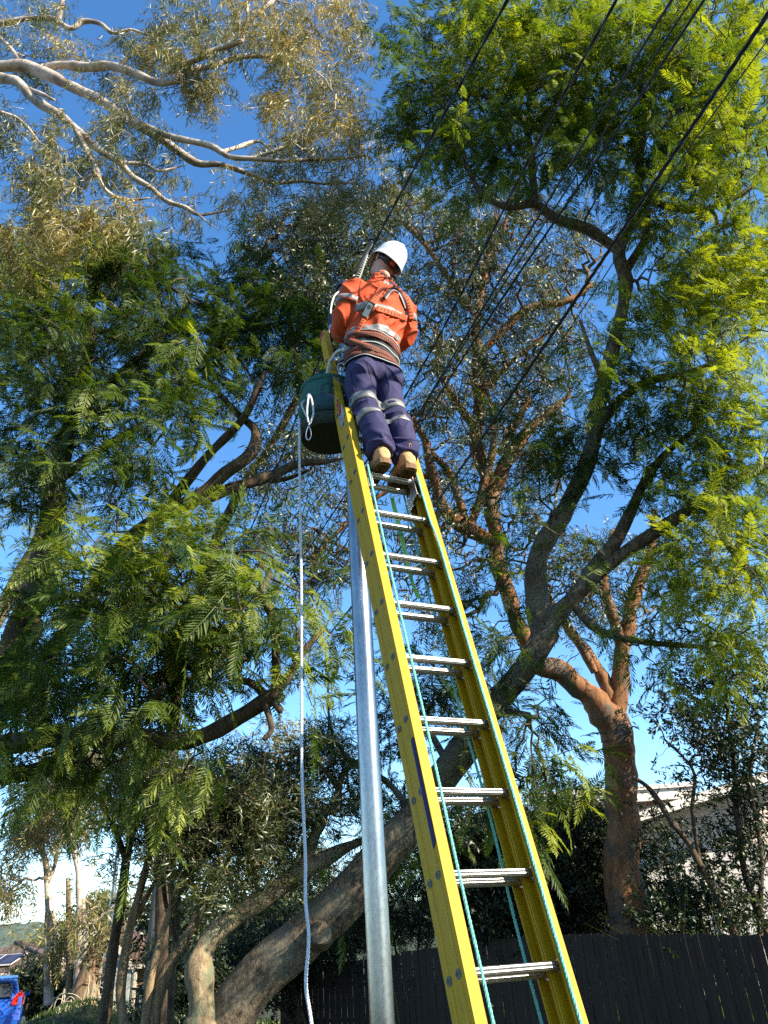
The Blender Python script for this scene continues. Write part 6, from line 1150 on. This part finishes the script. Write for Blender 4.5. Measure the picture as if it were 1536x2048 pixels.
Fc = [(i*n+j, i*n+(j+1) % n, (i+1)*n+(j+1) % n, (i+1)*n+j) for i in range(len(prof)-1) for j in range(n)]+[((len(prof)-1)*n+j, (len(prof)-1)*n+(j+1) % n, top) for j in range(n)]
m = MB(); m.add(V, Fc); helm = m.build('hard_hat', M['helmet'], PR_); helm.data.shade_smooth(); s_ = helm.modifiers.new('s', 'SOLIDIFY'); s_.thickness = .0035; s_.offset = -1; s_ = helm.modifiers.new('u', 'SUBSURF'); s_.render_levels = 1
m = MB(); th = np.linspace(0, 2*np.pi, 40)
for z0, z1 in ((-.006, .026),):
    VV = []; 
    for t in th: VV += [Hh(.0895*math.sin(t), .1105*math.cos(t), z0-.022*max(0, -math.cos(t))), Hh(.0895*math.sin(t), .1105*math.cos(t), z1-.012*max(0, -math.cos(t)))]
    m.add(VV, [(2*i, 2*i+2, 2*i+3, 2*i+1) for i in range(39)])
hb = m.build('headband', M['blackpl'], helm, smooth=True); s_ = hb.modifiers.new('s', 'SOLIDIFY'); s_.thickness = .003
m = MB(); m.tube([Hh(0, -.112, -.014), Hh(0, -.128, -.016)], .017, 16); m.build('ratchet_knob', M['redcap'], helm, smooth=True)
def text_mesh(s, size, origin, ux, uy, mat_, parent, name, th_=.0008):
    cu = bpy.data.curves.new('t', 'FONT'); cu.body = s; cu.size = size; cu.extrude = th_; cu.align_x = 'CENTER'; cu.align_y = 'CENTER'; to = bpy.data.objects.new('t', cu); COL.objects.link(to)
    dg = bpy.context.evaluated_depsgraph_get(); me = bpy.data.meshes.new_from_object(to.evaluated_get(dg)); bpy.data.objects.remove(to); ux, uy = nrm(ux), nrm(uy); uz = np.cross(ux, uy)
    for v in me.vertices: c = v.co; v.co = Vector(origin+ux*c[0]+uy*c[1]+uz*c[2])
    me.materials.clear(); me.name = name; return link(name, me, mat_, parent)
tt = -math.pi+.50; o_ = Hh(-.1215*.36, -.1215*.93, .000); 
tg = nrm(Hd(math.cos(tt), -math.sin(tt), 0))*-1; tg = nrm(Hh(-.02, -.116, 0)-Hh(-.07, -.093, 0))
text_mesh('OK', .026, o_, tg, Hd(0, 0, 1), M['greytrim'], hb, 'lettering')
for s in (-1, 1): 
    m = MB(); m.tube(crom([Hh(s*.088, .03, .0), Hh(s*.080, .035, -.05), Hh(s*.05, .045, -.105), Hh(0, .05, -.122)], 5), .004, 6); m.build('chin_strap', M['blackweb'], helm, smooth=True)
# --- boots
def boot(x, z, side):
    root_l = []
    sh = [E_((x, -.055, z+.015), .040, .050), E_((x, -.060, z+.05), .043, .052), E_((x, -.055, z+.09), .045, .052), E_((x-.000, -.045, z+.13), .048, .055), E_((x, -.045, z+.15), .046, .052)]
    def fs(y, hw, h0, h1): return (B(x+side*.012*max(0, y+.02)*4, y, z+(h0+h1)/2), Bd(hw, 0, 0), Bd(0, 0, (h1-h0)/2))
    ft = [fs(-.118, .016, .012, .055), fs(-.108, .034, .003, .085), fs(-.08, .040, .0, .105), fs(-.03, .042, .0, .105), fs(.02, .043, .0, .09), fs(.07, .048, .0, .072), fs(.115, .050, .0, .062), fs(.15, .042, .002, .052), fs(.17, .022, .008, .04)]
    b_ = solid([sh, ft], .0045, 'boot', M['boot'], PR_, 2, lambda co: ns(co, (30, 30, 30), 2)*.0022+np.clip(ridge(co, (22, 22, 40), 8), 0, 1)**3*.003*(loc(co)[:, 2] > z+.05))
    m = MB(); P_ = [(-.121, .012), (-.112, .034), (-.085, .043), (-.04, .040), (-.015, .036)]; F_ = [(.01, .040), (.05, .047), (.11, .053), (.15, .045), (.172, .022)]
    for poly, dz in ((P_, -.022), (F_, -.014)):
        ring = [B(x+hw+side*.012*max(0, y+.02)*4, y, z+.006) for y, hw in poly]+[B(x-hw+side*.012*max(0, y+.02)*4, y, z+.006) for y, hw in reversed(poly)]; m.prism(ring, Bd(0, 0, dz-.006))
    for i in range(5): y = -.10+i*.02; m.box(B(x, y, z-.024), Bd(.030, 0, 0), Bd(0, .005, 0), Bd(0, 0, .004))
    ring = [B(x+hw+side*.012*max(0, y+.02)*4, y, z+.012) for y, hw in P_+F_]+[B(x-hw+side*.012*max(0, y+.02)*4, y, z+.012) for y, hw in reversed(P_+F_)]; m.prism(ring, Bd(0, 0, -.011)); 
    m.build('sole', M['sole'], b_, bevel=.002)
    m = MB(); m.tube(crom([B(x-.006, -.104, z+.105), B(x-.006, -.122, z+.135), B(x+.006, -.122, z+.135), B(x+.006, -.104, z+.105)], 4), .003, 5); m.build('pull_loop', M['boot'], b_, smooth=True)
boot(-.108, .022, -1); boot(.048, .018, 1)

# --- ribbons laid on the clothing
bs, bt = bvh_of(shirt), bvh_of(trousers)
def hit(bvhs, o_, d_, mx=2.0):
    best = None
    for b_ in bvhs:
        h = b_.ray_cast(Vector(o_), Vector(d_), mx)
        if h[0] is not None and (best is None or h[3] < best[3]): best = h
    return best
def ribbon(rows, name, mat_, parent, th_=.0028):
    "rows: list of rows of points across the band"
    V = []; k = len(rows[0]); m = MB(); 
    for r_ in rows: V += list(r_)
    Fc = [(i*k+j, (i+1)*k+j, (i+1)*k+j+1, i*k+j+1) for i in range(len(rows)-1) for j in range(k-1)]
    m.add(V, Fc); me = m.mesh(name); me.materials.append(mat_); uv = me.uv_layers.new(name='UVMap'); s = np.concatenate([[0], np.cumsum([np.linalg.norm(np.array(rows[i+1][k//2])-np.array(rows[i][k//2])) for i in range(len(rows)-1)])])
    for l_ in me.loops: uv.data[l_.index].uv = (s[l_.vertex_index//k], (l_.vertex_index % k)/(k-1))
    o = link(name, me, None, parent, smooth=True); q = o.modifiers.new('s', 'SOLIDIFY'); q.thickness = th_; q.offset = 0; return o
def px_ribbon(pts, wpx, name, mat_, off=.004, bvhs=None, parent=None, k=4, th_=.0028):
    "centre line given where it is seen; every point is dropped onto the cloth"
    C = crom(np.array(pts, float), 6); T = np.gradient(C, axis=0); T /= np.linalg.norm(T, axis=1, keepdims=True); N = np.stack([-T[:, 1], T[:, 0]], -1); rows = []
    last = None
    for c, n_ in zip(C, N):
        row = []
        for j in range(k+1):
            p = c+n_*wpx*(j/k-.5); d_ = ray(p[0], p[1]); h = hit(bvhs or [bs, bt], EYE, d_, 12)
            if h is None: row.append(None); continue
            row.append(np.array(h[0])-d_*off*.6+np.array(h[1])*off*.5)
        g = [q for q in row if q is not None]
        if not g: continue
        row = [q if q is not None else min(g, key=lambda a: 0) for q in row]; rows.append(row)
    # smooth along the length so the webbing bridges the creases
    A = np.array(rows)
    for _ in range(3): A[1:-1] = .25*A[:-2]+.5*A[1:-1]+.25*A[2:]
    return ribbon([list(r_) for r_ in A], name, mat_, parent, th_)
def ring_band(path0, path1, name, mat_, bvh, parent, off=.003, n=56, R0=.3, sm=1, k=3):
    "band round a limb between two axis points"
    a, b_ = np.array(path0), np.array(path1); ax = nrm(b_-a); u = nrm(np.cross(ax, [.3, .2, .9])) if abs(ax[2]) < .8 else nrm(np.cross(ax, FY)); v = np.cross(ax, u); rows = []
    for i in range(n+1):
        t = i*2*np.pi/n; dr = u*math.cos(t)+v*math.sin(t); row = []
        for j in range(k):
            c = a+(b_-a)*j/(k-1); h = bvh.ray_cast(Vector(c+dr*R0), Vector(-dr), R0)
            row.append(np.array(h[0])+dr*off if h[0] is not None else c+dr*.06)
        rows.append(row)
    A = np.array(rows[:-1])
    for _ in range(sm): A = .25*np.roll(A, 1, 0)+.5*A+.25*np.roll(A, -1, 0)
    A = np.vstack([A, A[:1]]); return ribbon([list(r_) for r_ in A], name, mat_, parent, .002)
def legpt(x, y, z): return B(x, y, z)
for (p0, p1) in (((-.1155, .105, .535), (-.114, .122, .592)), ((-.114, .030, .355), (-.1155, .052, .408)), ((.072, .108, .520), (.0705, .124, .575)), ((.066, .030, .345), (.069, .052, .398))):
    ring_band(B(*p0), B(*p1), 'reflective_band', M['reflect'], bt, trousers, R0=.125 if 0 else .12)
ring_band(B(-.197, .100, 1.408), B(-.204, .112, 1.36), 'reflective_band', M['reflect'], bs, shirt, R0=.14)
ring_band(B(.237, .099, 1.398), B(.243, .111, 1.352), 'reflective_band', M['reflect'], bs, shirt, R0=.14)
def torso_band(z0, z1, name='reflective_band'):
    rows = []
    for t in np.linspace(-R_(118), R_(118), 60):
        dr = Bd(math.sin(t), -math.cos(t), 0); row = []
        for j in range(4):
            z = z0+(z1-z0)*j/3; c = B(.0, .14, z); h = bs.ray_cast(Vector(c+dr*.215), Vector(-dr), .215); row.append(np.array(h[0])+dr*.003 if h[0] is not None else c+dr*.15)
        rows.append(row)
    A = np.array(rows)
    for _ in range(2): A[1:-1] = .25*A[:-2]+.5*A[1:-1]+.25*A[2:]
    return ribbon([list(r_) for r_ in A], name, M['reflect'], shirt, .002)
torso_band(1.275, 1.325); torso_band(1.115, 1.165)
# harness: padded back support, belts, crossing shoulder straps
hs_ = bpy.data.objects.new('harness', None); COL.objects.link(hs_); hs_.parent = PR_; hs_.matrix_parent_inverse = wmat(PR_).inverted(); hs_.location = tuple(B(0, .15, 1.1)); 
def belt(z_of, hw, name, mat_, off, n=64, a0=-112, a1=112, th_=.006):
    rows = []
    for t in np.linspace(R_(a0), R_(a1), n):
        dr = Bd(math.sin(t), -math.cos(t), 0); z = z_of(math.sin(t), t); row = []
        for j in range(4):
            zz = z+(j/3-.5)*hw; c = B(-.018, .165, zz); h = hit([bt, bs], c+dr*.205, -dr, .205); row.append(np.array(h[0])+dr*off if h is not None else c+dr*.15)
        rows.append(row)
    A = np.array(rows)
    for _ in range(6): A[1:-1] = .25*A[:-2]+.5*A[1:-1]+.25*A[2:]
    return ribbon([list(r_) for r_ in A], name, mat_, hs_, th_)
tl = -.035
belt(lambda s, t: 0.985+tl*s, .21, 'back_pad', M['blackweb'], .008, th_=.012)
belt(lambda s, t: 1.095+tl*s, .008, 'pad_binding', M['greytrim'], .016); belt(lambda s, t: .882+tl*s, .008, 'pad_binding', M['greytrim'], .016); belt(lambda s, t: 1.000+tl*s+.012*math.cos(t*2), .009, 'pad_binding', M['greytrim'], .019)
belt(lambda s, t: 1.062+tl*s, .040, 'upper_belt', M['web_dk'], .018, th_=.003); belt(lambda s, t: .950+tl*s, .036, 'waist_belt', M['web_dk'], .020, th_=.003); belt(lambda s, t: .912+tl*s, .030, 'hip_belt', M['web_dk'], .0195, th_=.003)
px_ribbon([(692, 701), (703, 683), (717, 660), (728, 640)], 9, 'lower_strap', M['web_or'], .016, parent=hs_, k=3)
px_ribbon([(728, 640), (742, 613), (757, 587), (772, 566), (783, 555)], 13, 'shoulder_strap', M['web_or'], .012, parent=hs_, bvhs=[bs])
px_ribbon([(746, 552), (770, 550), (785, 556), (800, 572), (812, 594), (820, 618), (822, 640)], 10, 'shoulder_strap', M['web_or'], .010, parent=hs_, bvhs=[bs])
px_ribbon([(752, 617), (775, 624), (795, 631), (814, 638)], 11, 'chest_strap', M['web_or'], .011, parent=hs_, bvhs=[bs])
px_ribbon([(738, 541), (760, 544), (771, 553), (768, 564), (757, 578), (748, 596)], 4, 'strap_binding', M['blackweb'], .010, parent=hs_, bvhs=[bs])
px_ribbon([(768, 596), (778, 583), (788, 573), (797, 580), (807, 600), (813, 618)], 6, 'strap_binding', M['blackweb'], .009, parent=hs_, bvhs=[bs]); px_ribbon([(770, 599), (780, 586), (789, 578), (796, 585), (804, 602), (810, 618)], 2, 'strap_binding', M['greytrim'], .012, parent=hs_, bvhs=[bs])
px_ribbon([(693, 680), (712, 688), (735, 695), (757, 704)], 10, 'thigh_strap', M['web_dk'], .030, parent=hs_, k=3)
# white label block on the strap
def plate(cx, cy, ang, hl_, hwd, t_, mat_, parent, name, off, bv=.003):
    h = hit([bs, bt], EYE, ray(cx, cy), 12); h = h if h else (at(cx, cy, 3.60), -ray(cx, cy)); c = np.array(h[0]); nn = np.array(h[1])*.6-ray(cx, cy)*.4; nn = nrm(nn); rt = nrm(np.cross(nn, _U)); rt = -rt if rt@_R < 0 else rt; up_ = np.cross(nn, rt); up_ = -up_ if up_@_U < 0 else up_
    d = rt*math.cos(ang)+up_*math.sin(ang); e = -rt*math.sin(ang)+up_*math.cos(ang); m = MB(); m.box(c+nn*off, d*hl_, e*hwd, nn*t_); return m.build(name, mat_, parent, bevel=bv), c+nn*off, d, e, nn
zz_ = plate(737, 621, R_(60), .055, .026, .006, M['blackweb'], hs_, 'shock_pack', .020); pk = zz_[0]
_, c_, d_, e_, n_ = plate(737, 621, R_(60), .044, .019, .0015, M['white'], pk, 'white_label', .0285, .0008)
m = MB(); hx = [c_+n_*.0022+d_*.020+(d_*math.cos(a)+e_*math.sin(a))*.011 for a in np.arange(7)*np.pi/3]; m.tube(hx, .0022, 6, cap=False); m.build('hexagon_emblem', M['blackpl'], pk)
m = MB(); m.tube([c_+n_*.0015+d_*.020, c_+n_*.003+d_*.020], .0045, 6); m.build('emblem_centre', M['blackpl'], pk)
_, c_, d_, e_, n_ = plate(771, 569, R_(60), .012, .020, .002, M['reflect'], hs_, 'strap_tag', .018, .0008)
m = MB(); q0 = plate(787, 553, R_(-40), .022, .013, .007, M['blackpl'], hs_, 'dorsal_buckle', .020)
z1 = plate(690, 697, R_(58), .030, .020, .009, M['blackpl'], hs_, 'hip_buckle', .012)
m = MB(); m.box(z1[1]+z1[4]*.010+z1[2]*.006, z1[2]*.013, z1[3]*.016, z1[4]*.002); m.build('buckle_label', M['capgrey'], z1[0], bevel=.001)
# hip ring, karabiner and white sleeved lanyard to the bag
hc = z1[1]
r = empty('lanyard', hc, 'pale sleeved lanyard and steel rings joining the harness hip to the green bag', 'lanyard')
P_ = [np.array(hc)+[-.0, -.01, -.02], at(676, 703, 3.62), at(664, 718, 3.66), at(657, 738, 3.72), at(651, 766, 3.76)]
m = MB(); m.tube(crom(P_, 8), .0115, 12); m.build('sleeve', M['ropewhite'], r, smooth=True)
m = MB(); m.tube([P_[-1], P_[-1]+[-.002, 0, -.03]], [.014, .012], 12); m.tube([at(651, 772, 3.76)+0, at(650, 779, 3.76)], [.006, .006], 8); m.build('swivel', M['galv'], r, smooth=True)
m = MB(); cc = at(648, 781, 3.76); m.tube([cc+.018*(_R*math.cos(t)+_U*.6*math.sin(t)) for t in np.linspace(0, 2*np.pi, 21)], .004, 8, cap=False); m.build('ring', M['galv'], r, smooth=True)
m = MB(); cc = at(671, 727, 3.64); m.tube([cc+.032*(_R*math.cos(t)+_U*math.sin(t)*1.1) for t in np.linspace(R_(60), R_(330), 30)], .0042, 8); m.build('hook', M['galv'], r, smooth=True)
m = MB(); cc = at(682, 735, 3.62); m.tube([cc+(_R*.022*math.cos(t)+_U*.026*math.sin(t)) for t in np.linspace(0, 2*np.pi, 25)], .0045, 8, cap=False); m.build('karabiner', M['galv'], r, smooth=True)
m = MB(); m.tube(crom([at(668, 752, 3.64), at(676, 762, 3.63), at(690, 772, 3.62), at(702, 778, 3.62)], 5), .006, 6); m.build('tether', M['blackpl'], r, smooth=True); m = MB(); m.tube(crom([at(655, 789, 3.60), at(668, 793, 3.585), at(677, 800, 3.575), at(692, 789, 3.565), at(704, 783, 3.56)], 6), .003, 6); m.build('tether', M['blackpl'], r, smooth=True)

M['thread'] = mat('dark_seam_thread', (.006, .005, .02), .9, nscale=90, namt=.3)
for pts in ([(733, 722), (739, 745), (744, 768), (748, 785)], [(700, 742), (706, 770), (712, 790)], [(768, 742), (764, 758), (760, 772)], [(806, 745), (808, 770), (806, 792)], [(745, 872), (752, 890), (757, 905)]):
    px_ribbon(pts, 1.3, 'seam', M['thread'], .0015, bvhs=[bt], parent=trousers, k=1, th_=.0012)
for pts in ([(722, 560), (719, 580), (722, 600), (729, 618)], [(812, 572), (820, 600), (818, 640)]):
    px_ribbon(pts, 1.2, 'seam', M['thread2'], .0015, bvhs=[bs], parent=shirt, k=1, th_=.0012)
print('LEAF TRIS', LEAFCOUNT[0])
